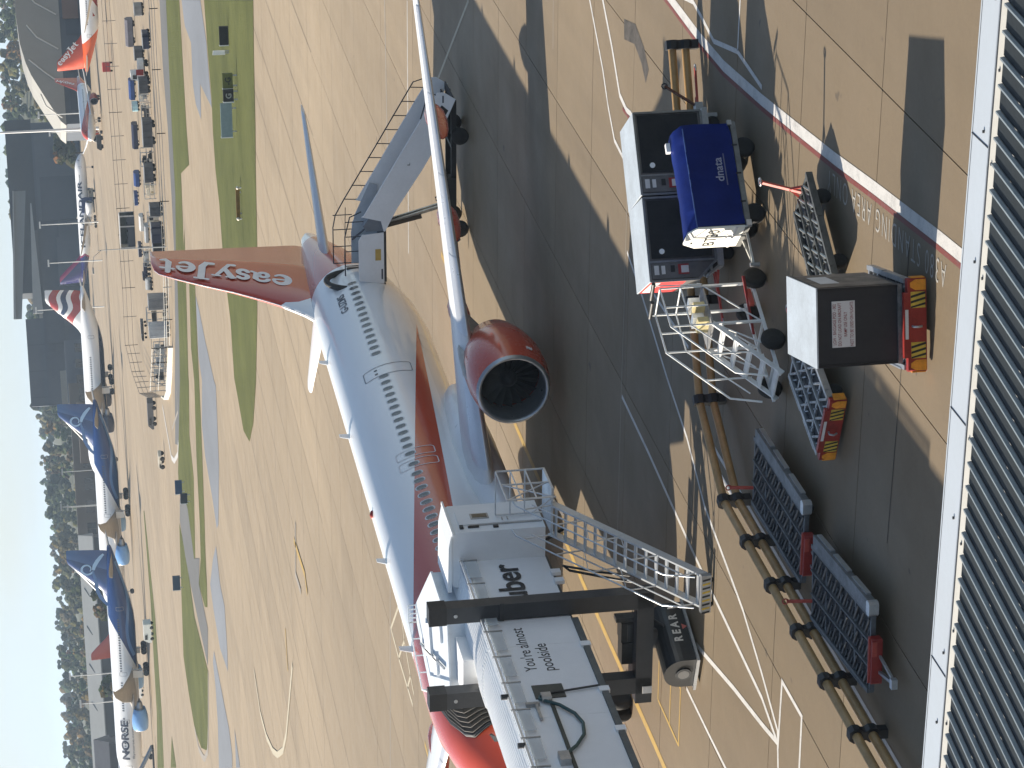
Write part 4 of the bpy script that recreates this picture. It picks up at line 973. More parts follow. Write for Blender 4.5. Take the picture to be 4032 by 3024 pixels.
# ------------------------------------------------------------------ ground equipment
ROLLM = mat('deck_rollers', (.30, .33, .36), .4, .7, var=.3, scale=6)
DECKD = mat('deck_dark', (.028, .03, .035), .55, .3, var=.35, scale=4)
def wheel(parent, c, r, w, axis='y', m=RUBBER, hub=RIMM, M=None):
    t = MB().lathe([(-w / 2, r * .55), (-w / 2, r * .9), (-w * .3, r), (w * .3, r), (w / 2, r * .9), (w / 2, r * .55)], c, axis, 20, M=M).build('wheel', m, parent)
    MB().lathe([(-w * .47, r * .12), (-w * .42, r * .5), (w * .42, r * .5), (w * .47, r * .12)], c, axis, 12, M=M).build('hub', hub, t)
    return t
def dolly(name, label, loc, rz, L=2.6, W=1.6, zd=.48, frame=STEEL, deckm=DECKD, roll=ROLLM, bumper=True, rows=3, cols=5, group='container dollies', tow=True, towup=False, end=None):
    """x runs along the dolly; the bumper end is at -x"""
    t = thing(name, label, 'dolly', loc, rz, group)
    f = MB()
    for y in (-W / 2, W / 2): f.bar((-L / 2, y, zd - .07), (L / 2, y, zd - .07), .09, .14)
    for x in (-L / 2, -L / 4, 0, L / 4, L / 2): f.bar((x, -W / 2, zd - .09), (x, W / 2, zd - .09), .07, .10)
    f.build('frame', frame, t)
    MB().box((0, 0, zd - .10), (L - .1, W - .1, .03)).build('deck_plate', deckm, t)
    for j in range(1, rows): MB().bar((-L / 2, -W / 2 + W * j / rows, zd - .02), (L / 2, -W / 2 + W * j / rows, zd - .02), .035, .05).build('deck_rail', frame, t)
    for i in range(cols):
        for j in range(rows):
            x0 = -L / 2 + L * i / cols; y0 = -W / 2 + W * j / rows; dx, dy = L / cols, W / rows
            MB().cyl((x0 + .05, y0 + .08, zd - .035), (x0 + dx - .06, y0 + dy - .08, zd - .035), .03, n=8).build('roller', roll, t)
            MB().bar((x0 + .04, y0 + dy * .5, zd - .055), (x0 + dx * .5, y0 + dy - .06, zd - .055), .03).build('castor_arm', roll, t)
    for y in (-W / 2 - .045, W / 2 + .045):
        for k in range(2): MB().box((-L * .24 + k * L * .48, y, zd - .04), (L * .36, .03, .10)).build('side_stop', frame, t)
    for x in (-L * .32, L * .32):
        for y in (-W * .36, W * .36): wheel(t, (x, y, .17), .17, .12)
        MB().bar((x, -W * .36, .17), (x, W * .36, .17), .06).build('axle', DARKSTEEL, t)
    if bumper:
        b = MB().box((-L / 2 - .09, 0, .27), (.14, W + .12, .36), bev=.03).build('bumper', REDP, t)
        MB().box((-L / 2 - .13, 0, .48), (.10, W * .75, .10)).build('bumper_top', REDP, b)
        for s in (-1, 1):
            y = s * (W / 2 - .06)
            MB().add([(-L / 2 - .165, y - .10, .10), (-L / 2 - .165, y + .10, .10), (-L / 2 - .165, y + .10, .30), (-L / 2 - .165, y + .04, .40), (-L / 2 - .165, y - .04, .40), (-L / 2 - .165, y - .10, .30)], [(0, 1, 2, 3, 4, 5)]).build('end_plate', ORANGEP, b)
            MB().box((-L / 2 - .05, s * (W / 2 + .07), .24), (.18, .02, .26)).build('corner_plate', ORANGEP, b)
            y = s * (W / 2 - .34)
            MB().box((-L / 2 - .163, y, .25), (.006, .30, .28)).build('hazard_board', HAZY, b)
            for k in range(3):
                q = y - .15 + k * .10
                MB().add([(-L / 2 - .168, q, .11), (-L / 2 - .168, q + .045, .11), (-L / 2 - .168, min(q + .115, y + .15), .39), (-L / 2 - .168, q + .07, .39)], [(0, 1, 2, 3)]).build('hazard_stripe', BLACKP, b)
        MB().tube([(-L / 2 - .16, .02, .36), (-L / 2 - .24, .02, .36), (-L / 2 - .27, .02, .28), (-L / 2 - .22, .02, .20)], .022, 7).build('tow_hook', STEEL, b)
        MB().box((-L / 2 - .162, W * .26, .46), (.005, .34, .07)).build('label_plate', LABELW, b); MB().box((-L / 2 - .185, -.02, .475), (.004, .55, .06)).build('label_plate', LABELW, b)
    if tow:
        x0 = L / 2; top = (x0 + .35, 0, 1.25) if towup else (x0 + 1.25, 0, .30)
        tb = MB().bar((x0, 0, .36), top, .07, .05).build('tow_bar', TOWRED, t)
        MB().bar((x0, -.25, .34), (x0 + (.12 if towup else .5), 0, .36 if not towup else .66), .05).bar((x0, .25, .34), (x0 + (.12 if towup else .5), 0, .36 if not towup else .66), .05).build('tow_frame', TOWRED, t)
        MB().tube([V(top) + V((.09 * math.cos(k * math.pi / 4), .07 * math.sin(k * math.pi / 4), 0)) for k in range(9)], .018, 6).build('tow_eye', STEEL, tb)
    return t
def uld(name, label, loc, rz, z0, W=2.0, D=1.53, H=1.62, base=1.56, slant_left=True, group='baggage containers', end=None):
    """local x across the curtained face (which looks to -y), y in depth; the overhang is on -x"""
    t = thing(name, label, 'container', (loc[0], loc[1], z0), rz, group)
    xl, xr = -W / 2, W / 2; bl = xr - base
    prof = [(bl, 0), (xr, 0), (xr, H), (xl, H), (xl, .46)]
    sh = MB().prism(prof, 'y', -D / 2 + .03, D / 2).build('shell', mat('container_panel', (.14, .135, .13), .45, .4, var=.2), t)
    MB().box((0, 0, H + .012), (W + .02, D + .02, .03)).build('lid', SILVER, t)
    f = MB(); y = -D / 2
    for p, q in zip(prof, prof[1:] + prof[:1]): f.bar((p[0], y, p[1]), (q[0], y, q[1]), .05, .05, up=(0, 1, 0))
    f.bar((bl + .02, y, 0), (bl + .02, y, H), .045, .045, up=(0, 1, 0)); f.build('frame', mat('container_frame', (.22, .23, .23), .4, .6, var=.2), t)
    MB().box((0, 0, -.035), (base, D, .07), M=Matrix.Translation(((bl + xr) / 2, 0, 0))).build('base', STEEL, t)
    # curtain with folds over the opening
    nx, nz = 14, 8; vs = []; x0, x1, zz0, zz1 = bl + .10, xr - .06, .08, H - .07; R2 = random.Random(hash(name) % 99 + int(loc[0] * 10))
    ph = R2.uniform(0, 6)
    for j in range(nz + 1):
        for i in range(nx + 1):
            x = lerp(x0, x1, i / nx); z = lerp(zz0, zz1, j / nz)
            vs.append((x, y - .012 - .012 * math.sin(x * 7 + z * 2.3 + ph) * math.sin(math.pi * i / nx) - .008 * math.sin(z * 9 + x * 3), z))
    MB().add(vs, [(j * (nx + 1) + i, j * (nx + 1) + i + 1, (j + 1) * (nx + 1) + i + 1, (j + 1) * (nx + 1) + i) for j in range(nz) for i in range(nx)], True).build('curtain', FABBLK, t)
    # panel of labels on the overhang
    px = (xl + bl) / 2 + .02
    MB().box((px, y - .004, H * .62), (bl - xl - .06, .02, H * .70)).build('side_panel', mat('panel_grey', (.13, .125, .12), .5, .2, var=.25), t)
    MB().box((px + .02, y - .018, H * .90), (.22, .008, .11)).build('marking_label', LABELW, t); MB().box((px + .02, y - .018, H * .80), (.20, .008, .09)).build('marking_label', LABELW, t)
    MB().box((px + .04, y - .018, H * .66), (.16, .008, .10)).build('marking_label', BLACKP, t)
    MB().box((px + .02, y - .018, H * .50), (.24, .008, .26)).build('marking_label', LABELRED, t); MB().box((px + .02, y - .024, H * .48), (.17, .006, .18)).build('marking_label', LABELW, t)
    MB().cyl((bl + .26, y - .05, H * .80), (bl + .26, y - .03, H * .80), .065, n=16).build('roundel', WHITE, t)
    if end is not None:
        MB().box((xl - .004, 0, H * .72), (.012, D - .1, H * .52)).build('end_panel', end, t)
        MB().box((xl - .014, -.02, H * .90), (.008, D - .3, .2)).build('end_band', LABELW, t)
    return t
# black-curtained containers standing on trailers behind the blue cart
c1c = V((5.08, 63.80, 0)); c2c = V((3.06, 63.42, 0))
END_RED = mat('end_panel_red', (.50, .03, .03), .5, var=.15)
uld('baggage_container', 'black-curtained baggage container nearest the barrier end, behind the blue cart', (5.08, 63.82), math.radians(11), .50, end=None)
uld('baggage_container', 'black-curtained baggage container with a red and white end, beside the white steps', (3.06, 63.42), math.radians(8), .50, end=END_RED)
DK = mat('trailer_dark', (.05, .05, .05), .5, .3, var=.3)
d_ = dolly('container_dolly', 'dark dolly under the black-curtained container at the barrier end', (5.25, 63.85, 0), math.radians(11), 1.75, 1.5, .46, frame=STEEL, bumper=False, rows=2, cols=3, towup=False)
d_ = dolly('container_dolly', 'dark dolly under the black-curtained container with the red end', (3.25, 63.45, 0), math.radians(188), 1.75, 1.5, .46, frame=STEEL, bumper=False, rows=2, cols=3, towup=False)

# container in front, on its red-bumpered dolly
ud = math.radians(66 + 14.5); uc = (AN(44.72, 19.21) + AN(46.62, 19.69)) / 2
ub = thing('baggage_container', 'charcoal baggage container with a silver lid on the red-bumpered dolly', 'container', (uc.x, uc.y, .50), ud, 'baggage containers')
UW, UD_, UH = 1.47, 1.98, 1.60                                  # here x runs away from the bumper
prof = [(-UD_ / 2, 0), (UD_ / 2 - .42, 0), (UD_ / 2, .42), (UD_ / 2, UH), (-UD_ / 2, UH)]
MB().prism(prof, 'y', -UW / 2, UW / 2).build('shell', mat('container_charcoal', (.017, .019, .024), .5, .0, var=.2, scale=1.5, bump=.05, bscale=3), ub)
MB().box((0, 0, UH + .012), (UD_ + .03, UW + .03, .03)).build('lid', SILVER, ub)
MB().box((0, -UW / 2 - .006, UH * .52), (UD_ - .2, .012, UH * .9)).build('side_panel', mat('worn_side_panel', (.17, .145, .12), .6, .1, var=.35, scale=2.5), ub)
for s in (-1, 1): MB().box((-UD_ / 2 - .006, s * (UW / 2 - .02), UH / 2), (.03, .045, UH)).build('corner_post', mat('post_black', (.02, .022, .026), .4, .3, var=.2), ub)
MB().box((-UD_ / 2 - .01, 0, .03), (.06, UW + .02, .08)).build('base_rail', mat('worn_aluminium', (.24, .24, .23), .5, .6, var=.35, scale=6), ub)
MB().box((.05, -UW / 2 - .014, UH * .74), (.95, .008, .36)).build('side_label', LABELW, ub)
lb = MB().box((-UD_ / 2 - .012, -.06, 1.11), (.012, .86, .44)).build('front_label', LABELW, ub)
FM = Matrix(((0, 0, -1, 0), (-1, 0, 0, 0), (0, 1, 0, 0), (0, 0, 0, 1)))
for txt, z, w in (('LGW - BAGGAGE POD - 002', 1.255, .76), ('DO NOT LOAD ON AIRCRAFT', 1.155, .80), ('RAMP USE ONLY', 1.045, .46), ('NOT TO BE USED ON FLIGHTS', .925, .82)):
    fitletter(txt, w, .062, REDINK, lb, Matrix.Translation((-UD_ / 2 - .020, -.06 + w / 2, z)) @ FM, .006)
MB().bar((-UD_ / 2 + .6, UW / 2 + .02, .32), (-UD_ / 2 + .75, UW / 2 + .02, .05), .03).build('latch', STEEL, ub)
dolly('container_dolly', 'red-bumpered dolly carrying the charcoal container in front of the roof edge', (AN(45.72, 19.47).x, AN(45.72, 19.47).y, 0), ud, 2.25, 1.62, .48, tow=False)
# empty dollies
p2 = AN(50.5, 22.98)
dolly('container_dolly', 'empty roller dolly with a red and orange bumper, behind the charcoal container', (p2.x, p2.y, 0), math.radians(66 - 19), 2.45, 1.58, .48)
p3 = AN(50.7, 19.85)
dolly('container_dolly', 'empty grey roller dolly with a raised red tow bar, beside the stencilled words', (p3.x, p3.y, 0), math.radians(66 + 147 + 180), 2.6, 1.35, .48, bumper=False, rows=3, cols=6, towup=True, frame=mat('dolly_frame_dark', (.10, .105, .10), .5, .4, var=.35), roll=mat('roller_bright', (.42, .42, .38), .3, .8, var=.4))
def pallet(label, loc, rz):
    t = dolly('pallet_dolly', label, loc, rz, 4.1, 1.6, .46, deckm=DECKD, frame=mat('pallet_frame', (.13, .14, .15), .5, .5, var=.3), bumper=False, rows=3, cols=11, tow=False, group='pallet dollies', roll=mat('pallet_rollers', (.10, .105, .11), .45, .6, var=.4, scale=9))
    MB().box((-.1, -.98, .40), (3.9, .28, .16)).build('side_beam', mat('beam_grey', (.17, .18, .19), .5, .4, var=.3), t)
    for k in (-1.2, .1, 1.3): MB().box((k, -1.13, .36), (1.0, .03, .10)).build('edge_plate', ALU, t)
    MB().box((-2.08, -.98, .40), (.22, .30, .20), bev=.05).build('corner_block', ALU, t)
    b = MB().box((-2.20, .08, .36), (.26, .95, .22), bev=.03).build('end_box', REDP, t); MB().box((-2.20, .08, .48), (.05, .95, .05)).build('end_box_rib', TOWRED, b); MB().box((-2.34, -.2, .42), (.04, .3, .1)).build('end_box_lip', TOWRED, b)
    MB().bar((-2.3, .3, .3), (-2.95, .3, .2), .06).bar((-2.3, -.05, .3), (-2.95, .25, .2), .05).build('tow_bar', STEEL, t); MB().box((-2.98, .28, .22), (.14, .2, .12)).build('coupling', ALU, t)
    MB().bar((2.05, .45, .4), (2.15, .45, .95), .06).build('hand_brake', TOWRED, t); MB().tube([(2.15, .45 + .06 * math.cos(k), .98 + .06 * math.sin(k)) for k in [i * math.pi / 4 for i in range(9)]], .018, 6).build('brake_ring', TOWRED, t)
    return t
q = AN(52.4, 26.75); pallet('long dark pallet dolly with a red end box, nearest the white steps', (q.x, q.y, 0), AX + math.radians(1))
q = AN(47.5, 26.85); pallet('long dark pallet dolly with a red end box, nearest the pier roof', (q.x, q.y, 0), AX + math.radians(7))

# ------------------------------------------------------------------ blue covered baggage cart
ct = thing('baggage_cart', 'blue tarpaulin-covered baggage cart with a white end panel', 'baggage cart', (4.22, 60.50, 0), math.radians(20))
CL, CW, CZ, CH = 2.56, 1.12, .52, 1.80
fm = MB()
for y in (-CW / 2, CW / 2): fm.bar((-CL / 2, y, CZ - .06), (CL / 2, y, CZ - .06), .08, .12)
for x in (-CL / 2, 0, CL / 2): fm.bar((x, -CW / 2, CZ - .06), (x, CW / 2, CZ - .06), .07, .10)
fm.build('chassis', mat('cart_frame', (.20, .20, .19), .5, .4, var=.25), ct)
MB().box((0, 0, CZ), (CL, CW, .03)).build('floor', DECKD, ct)
nx, nz = 26, 10; vs = []
prof = [(-CW / 2 - .03, CZ + .02), (-CW / 2 - .03, .8), (-CW / 2 - .025, 1.1), (-CW / 2 - .012, 1.4), (-CW / 2 - .005, 1.645), (-CW / 2 + .005, 1.66), (-CW / 2 + .30, 1.79), (0, 1.82), (CW / 2 - .28, 1.79), (CW / 2, 1.58), (CW / 2 + .02, 1.1), (CW / 2 + .02, CZ + .02)]
for i in range(nx + 1):
    x = lerp(-CL / 2 + .03, CL / 2 - .02, i / nx); e = math.sin(math.pi * i / nx)
    for j, (y, z) in enumerate(prof):
        f = .012 * math.sin(x * 9 + j * .9) + .018 * math.sin(x * 3.1 + j * 1.7) + .012 * math.sin(x * 15 - j * 1.2)
        sag = -.035 * e if 4 < j < 9 else 0
        rip = 0.04 * max(0, (i / nx - .86) / .14) ** 2 * (1 if j < 2 else 0)
        vs.append((x, y - f * (1 if y < 0 else -1), z + sag + rip))
k = len(prof)
tp = MB().add(vs, [(i * k + j, (i + 1) * k + j, (i + 1) * k + j + 1, i * k + j + 1) for i in range(nx) for j in range(k - 1)], True).build('tarpaulin', BLUETARP, ct); tp.data.set_sharp_from_angle(angle=math.radians(24))
MB().bar((-CL / 2, -CW / 2 - .005, 1.635), (CL / 2 - .1, -CW / 2 - .005, 1.635), .02, .02).build('tarpaulin_hem', mat('tarp_hem', (.05, .11, .30), .5, var=.1), ct)
ep = MB().prism([(-CW / 2, CZ), (CW / 2, CZ), (CW / 2, 1.50), (CW / 2 - .24, 1.80), (-CW / 2 + .28, 1.80), (-CW / 2, 1.62)], 'x', -CL / 2 - .02, -CL / 2 + .02).build('end_panel', mat('end_panel_cream', (.80, .78, .70), .5, var=.06), ct)
fitletter('BT30', .86, .27, INK, ep, Matrix.Translation((-CL / 2 - .024, .43, 1.08)) @ FM, .012)
MB().box((-CL / 2 - .03, 0, .72), (.02, CW, .05)).box((-CL / 2 - .03, .1, .86), (.012, .5, .03)).build('panel_rib', LABELW, ep)
MB().box((-CL / 2 - .022, .25, 1.62), (.006, .10, .05)).build('panel_mark', INK, ep)
MB().prism([(-CW / 2, CZ), (CW / 2, CZ), (CW / 2, 1.50), (CW / 2 - .24, 1.78), (-CW / 2 + .28, 1.78), (-CW / 2, 1.60)], 'x', CL / 2 - .05, CL / 2 - .02).build('end_frame', mat('end_frame_dark', (.03, .03, .035), .5, var=.2), ct)
MB().box((CL / 2 - .25, CW / 2 - .42, 1.86), (.22, .12, .10)).build('tarpaulin_tag', WHITE, ct)
me_ = text_mesh('dnata', .27, .004, 0, 'CENTER', 1.0); ob('lettering', me_, mat('logo_pale', (.30, .32, .42), .5), tp, Matrix.Translation((.10, -CW / 2 - .066, .86)) @ Matrix.Rotation(math.pi / 2, 4, 'X'))
MB().box((.10, -CW / 2 - .064, .80), (.78, .004, .025)).build('logo_rule', mat('logo_dim', (.12, .13, .22), .5), tp)
for x in (-.95, .70):
    for y in (-CW / 2 + .12, CW / 2 - .12): wheel(ct, (x, y, .24), .24, .16, hub=DARKSTEEL)
    MB().bar((x, -CW / 2 + .1, .24), (x, CW / 2 - .1, .24), .06).build('axle', DARKSTEEL, ct)
for x in (-.7, 0, .7): MB().box((x, -CW / 2 - .04, CZ - .02), (.04, .02, .12)).build('tarpaulin_strap', BLACKP, ct)
MB().box((-CL / 2 + .03, -CW / 2 - .06, CZ - .06), (.14, .10, .12)).build('corner_bracket', ALU, ct); MB().box((CL / 2 - .02, -CW / 2 - .03, CZ + .02), (.12, .08, .10)).build('corner_bracket', STEEL, ct)
MB().bar((-CL / 2, -.2, .42), (-CL / 2 - .75, -.05, .34), .05).bar((-CL / 2, .25, .42), (-CL / 2 - .75, -.05, .34), .05).build('tow_bar', mat('tow_cream', (.5, .49, .44), .5, var=.2), ct)
MB().bar((CL / 2, 0, .42), (CL / 2 + .2, 0, .42), .08).build('rear_hitch', DARKSTEEL, ct)
MB().cyl((-CL / 2 - .75, -.05, .2), (-CL / 2 - .75, -.05, .42), .05).build('tow_pin', STEEL, ct)

# a container trailer with a raised tow bar behind
hb = thing('tow_bar_unit', 'rust-brown tow bar standing up beside the container at the barrier end', 'tow bar', (6.35, 63.7, 0), math.radians(10))
MB().bar((0, 0, .45), (.55, .05, 1.18), .07, .05).build('bar', mat('rust_brown', (.14, .05, .025), .6, var=.3), hb)
MB().tube([V((.55, .05, 1.18)) + V((.07 * math.cos(k * math.pi / 4), 0, .07 * math.sin(k * math.pi / 4))) for k in range(9)], .018, 6).build('eye', DARKSTEEL, hb)
MB().box((-.1, 0, .42), (.35, .25, .18)).box((-.25, 0, .2), (.1, .2, .4)).build('bracket', STEEL, hb)

# ------------------------------------------------------------------ white access steps
W1 = mat('steps_white_paint', (.66, .67, .66), .45, var=.12, scale=3)
sp = thing('access_steps', 'white wheeled access steps with tubular handrails beside the containers', 'steps', (0.68, 59.55, 0), math.radians(42)); sp.scale = (1.07, 1.07, 1.07)
def tb(pts, r=.022, m=None, name='handrail'): return MB().tube(pts, r, 7).build(name, m or W1, sp)
SWD = .40                                                         # half width; x climbs
treads = [(-1.25, .30), (-.95, .52), (-.65, .74), (-.35, .96), (-.05, 1.18)]
for i, (x, z) in enumerate(treads): MB().box((x, 0, z), (.24, SWD * 2, .035)).build('tread', W1, sp)
MB().box((.65, 0, 1.38), (1.15, SWD * 2, .04)).build('platform', mat('platform_mesh', (.25, .25, .25), .6, .3, var=.3), sp)
for y in (-SWD, SWD):
    MB().bar((-1.4, y, .22), (.1, y, 1.36), .035, .10).build('stringer', W1, sp)
    tb([(-1.45, y, .55), (-1.3, y, 1.2), (.1, y, 2.28), (1.2, y, 2.30), (1.22, y, 1.4)])
    tb([(-1.2, y, .75), (.1, y, 1.85), (1.2, y, 1.85)], .016)
    for x, z0, z1 in ((-.75, .62, 1.62), (.1, 1.38, 2.28), (.65, 1.38, 2.29), (1.2, .3, 2.3)): tb([(x, y, z0), (x, y, z1)], .02, name='rail_post')
    for x0, x1 in ((-.6, .1), (.1, 1.2)):
        tb([(x0, y, .34), (x1, y, 1.36)], .018, name='brace')
    for x in (.1, 1.2): MB().bar((x, y, .3), (x, y, 1.38), .05).build('leg', W1, sp)
    MB().bar((-1.45, y, .30), (1.35, y, .30), .06).build('base_rail', W1, sp)
for x in (-1.0, .1, 1.2): MB().bar((x, -SWD, .30), (x, SWD, .30), .05).build('cross_rail', W1, sp)
for z in (1.85, 2.3): tb([(1.2, -SWD, z), (1.2, SWD, z)], .018)
for s in (-1, 1): MB().cyl((1.24, s * .05, 2.42 - .02 * s), (1.24, s * .52, 2.42 - .02 * s), .045, n=10).build('bumper_pad', BLACKP, sp)
for y in (-.45, .45):
    for z in (1.5, 2.42): tb([(1.22, y, 1.4), (1.24, y, z)], .014, name='pad_stay')
for x, y in ((-.55, -.52), (-.95, .55), (1.25, -.50), (1.2, .52)):
    wheel(sp, (x, y, .255), .255, .17, hub=DARKSTEEL)
    MB().bar((x, y * .6, .3), (x, y, .26), .05).build('axle_stub', W1, sp)
for k in range(4):                                               # stored gear glinting on the platform
    MB().box((.35 + .22 * k, -.12 + .1 * (k % 2), 1.52 + .05 * (k % 2)), (.14, .34, .24), M=rotz(.0)).build('stored_box', ALU if k % 2 else mat('stored_cream', (.62, .52, .26), .5, var=.3), sp)
MB().bar((.1, 0, .45), (.95, -.9, .62), .06, .05).build('draw_bar', REDP, sp); MB().box((.62, -.58, .50), (.42, .10, .10), M=None).build('draw_bar_sleeve', TOWRED, sp)
# ------------------------------------------------------------------ passenger stairs at the rear door
SN = 34.5
sv = thing('passenger_stairs', 'white mobile passenger stairs on a dark chassis at the airliner rear door', 'passenger stairs', AN(98.4, SN), AX + math.pi / 2)
STW = mat('stairs_white_panel', (.74, .75, .77), .45, var=.06, scale=1)
STD = mat('stairs_dark_rail', (.05, .055, .065), .45, .4, var=.2)
def sx(n): return n - SN
# side walls: camera side (y=+1) and far side
def wallprof(h): return [(sx(31.2), .95), (sx(31.48), .52), (sx(32.3), .88), (sx(32.8), .98), (sx(34.2), 1.80), (sx(35.7), 2.78), (sx(36.62), 3.26), (sx(36.62), 3.32), (sx(36.2), 3.42), (sx(36.0), 3.40 + h), (sx(35.96), 3.32 + h), (sx(32.0), .96 + h), (sx(31.2), .46 + h)]
MB().prism(wallprof(.76), 'y', .96, 1.02).build('side_wall', STW, sv)
MB().prism(wallprof(.76), 'y', -1.02, -.96).build('side_wall', STW, sv)
wd_ = MB().prism([(sx(31.68), 1.05), (sx(31.9), .80), (sx(32.17), .96), (sx(31.95), 1.24)], 'y', 1.021, 1.028).build('logo_square', BLACKP, sv)
fitletter('L', .10, .1, INK, sv, Matrix.Translation((sx(34.0), 1.03, 2.28)) @ Matrix.Rotation(math.pi, 4, 'Z') @ Matrix.Rotation(math.pi / 2, 4, 'X'), .02)
MB().box((sx(31.45), 1.026, 1.0), (.28, .008, .06), M=None).build('side_label', mat('label_dark', (.06, .07, .10), .5), sv)
for k in range(17):
    t = k / 16; MB().box((lerp(sx(31.5), sx(36.3), t), 0, lerp(.62, 3.28, t)), (.27, 1.9, .05)).build('tread', DARKSTEEL, sv)
MB().box((sx(37.6), 0, 3.27), (2.2, 2.0, .10)).build('platform', DARKSTEEL, sv)
pan = [(sx(36.66), 3.32), (sx(38.75), 3.32), (sx(38.6), 4.30), (sx(36.95), 4.30), (sx(36.72), 4.16)]
pp = MB().prism(pan, 'y', 1.00, 1.05).build('platform_panel', STW, sv)
MB().prism([(p[0], p[1]) for p in pan], 'y', -1.05, -1.0).build('platform_panel', STW, sv)
MB().box((sx(37.55), 1.056, 3.55), (.46, .008, .22)).build('notice', mat('notice_gold', (.50, .34, .08), .5, var=.1), pp)
MB().box((sx(38.35), 1.056, 3.40), (.42, .008, .06)).build('maker_plate', mat('label_dark', (.06, .07, .10), .5), pp)
# inner dark walls beyond the stairs and canopy sides at the door
MB().prism([(sx(36.0), 3.3), (sx(36.62), 3.3), (sx(36.62), 4.0), (sx(36.4), 4.1), (sx(36.0), 3.8)], 'y', .6, .95).build('post_housing', mat('housing_grey', (.16, .18, .21), .5, var=.15), sv)
MB().prism([(sx(35.4), 3.3), (sx(38.6), 3.3), (sx(38.6), 4.35), (sx(37.3), 4.35), (sx(36.6), 4.2), (sx(35.3), 3.6)], 'y', -.95, -.90).build('far_wall', mat('far_wall_grey', (.45, .48, .52), .5, var=.1), sv)
MB().bar((sx(36.4), .9, 3.9), (sx(37.6), -.9, 4.3), .05).build('canopy_bar', STD, sv)
rails = []
for y, off in ((-1.0, 0.0), (.98, -.05)):
    pts = [(sx(31.7), y, .95 + .1), (sx(31.2), y, 1.35), (sx(31.35), y, 1.85), (sx(34.0), y, 3.42), (sx(36.0), y, 4.62), (sx(36.6), y, 4.95), (sx(37.1), y, 5.05), (sx(38.6), y, 5.05)] if y < 0 else [(sx(31.7), y, 1.0), (sx(31.25), y, 1.3), (sx(31.4), y, 1.62), (sx(32.2), y, 1.86)]
    MB().tube(pts, .025, 6).build('handrail', STD, sv)
    if y < 0:
        for k in range(9):
            t = k / 8; n_ = lerp(31.6, 36.0, t); z = 1.85 + (n_ - 31.35) * .596
            MB().bar((sx(n_), y, z - .75), (sx(n_) - .05, y, z), .03).build('rail_post', STD, sv)
        for n_ in (36.6, 37.2, 37.9, 38.6): MB().bar((sx(n_), y, 4.3), (sx(n_), y, 5.05), .03).build('rail_post', STD, sv)
        MB().bar((sx(36.3), y, 4.55), (sx(38.6), y, 4.62), .025).build('mid_rail', STD, sv)
MB().tube([(sx(36.0), .4, 4.1), (sx(36.2), .4, 4.55), (sx(37.0), .4, 4.75), (sx(38.6), .4, 4.75)], .025, 6).build('handrail', STD, sv)
for n_ in (36.4, 37.0, 37.6, 38.2): MB().bar((sx(n_), .4, 3.3), (sx(n_), .4, 4.72), .03).build('rail_post', STD, sv)
for y in (-.9, .9): MB().box((sx(38.85), y, 3.9), (.14, .16, 1.3)).build('door_bumper', BLACKP, sv)
# soft canopy round the open door
cnp = []
for k in range(15):
    a_ = math.pi * k / 14; cnp.append((sx(38.95), 1.0 * math.cos(a_), 3.9 + 1.55 * math.sin(a_) ** .8))
MB().tube(cnp, .12, 7).build('door_canopy', mat('door_canopy_dark', (.05, .05, .048), .8, var=.4), sv)
# chassis, wheels, engine, lifting struts, draw bar
ch = MB()
for y in (-.7, .7): ch.bar((sx(31.6), y, .55), (sx(37.0), y, .55), .12, .2)
for n_ in (31.7, 33.5, 35.3, 36.9): ch.bar((sx(n_), -.8, .55), (sx(n_), .8, .55), .12, .16)
ch.build('chassis', BLACKP, sv)
for n_ in (33.0, 36.75):
    for y in (-.85, .85): wheel(sv, (sx(n_), y, .33), .33, .22, hub=DARKSTEEL)
    MB().bar((sx(n_), -.85, .33), (sx(n_), .85, .33), .1).build('axle', DARKSTEEL, sv)
eg = MB().box((sx(35.1), .62, .78), (.85, .6, .55)).box((sx(34.55), .7, .95), (.2, .3, .3)).box((sx(35.75), .6, .7), (.35, .4, .4)).build('engine_box', BLACKP, sv)
MB().tube([(sx(35.3), .85, 1.05), (sx(35.4), .9, 1.3), (sx(35.5), .95, 1.28), (sx(35.45), .95, 1.05)], .025, 6).build('steering_wheel', DARKSTEEL, eg)
MB().bar((sx(34.5), .8, .9), (sx(34.7), .9, 1.3), .04).build('lever', DARKSTEEL, eg)
for y in (.35, .62): MB().bar((sx(35.75), y, .6), (sx(36.45), y, 3.2), .11, .11).build('lift_strut', mat('strut_steel', (.40, .40, .38), .3, .7, var=.2), sv)
MB().bar((sx(36.2), .62, 1.8), (sx(36.5), .62, 3.15), .17, .17).build('lift_sleeve', mat('strut_dark', (.07, .06, .05), .4, .5), sv)
MB().box((sx(36.35), .75, .95), (.4, .3, .4)).build('hydraulic_tank', BLACKP, sv)
MB().bar((sx(36.95), .4, .5), (sx(38.3), .9, .35), .06).bar((sx(36.95), .95, .5), (sx(38.3), .9, .35), .06).bar((sx(36.9), .65, .8), (sx(37.6), .7, .45), .05).build('draw_bar', mat('draw_bar_brown', (.09, .05, .035), .6, var=.3), sv)
MB().tube([(sx(37.0), .98, .75), (sx(37.3), .98, .55), (sx(37.15), .98, .35), (sx(36.95), .98, .4)], .03, 6).build('mudguard', STD, sv)
# wheel chocks at the nose gear
q = PM @ V((pl.X(5.6), .2, 0))
ck = thing('wheel_chock', 'yellow wheel chock against the airliner nose wheel', 'chock', (q.x, q.y, 0), hd)
MB().prism([(-.16, 0), (.16, 0), (.10, .16), (-.10, .16)], 'y', -.35, .35).build('block', HAZY, ck); MB().bar((0, -.4, .09), (0, .4, .09), .05).build('handle', ORANGEP, ck)
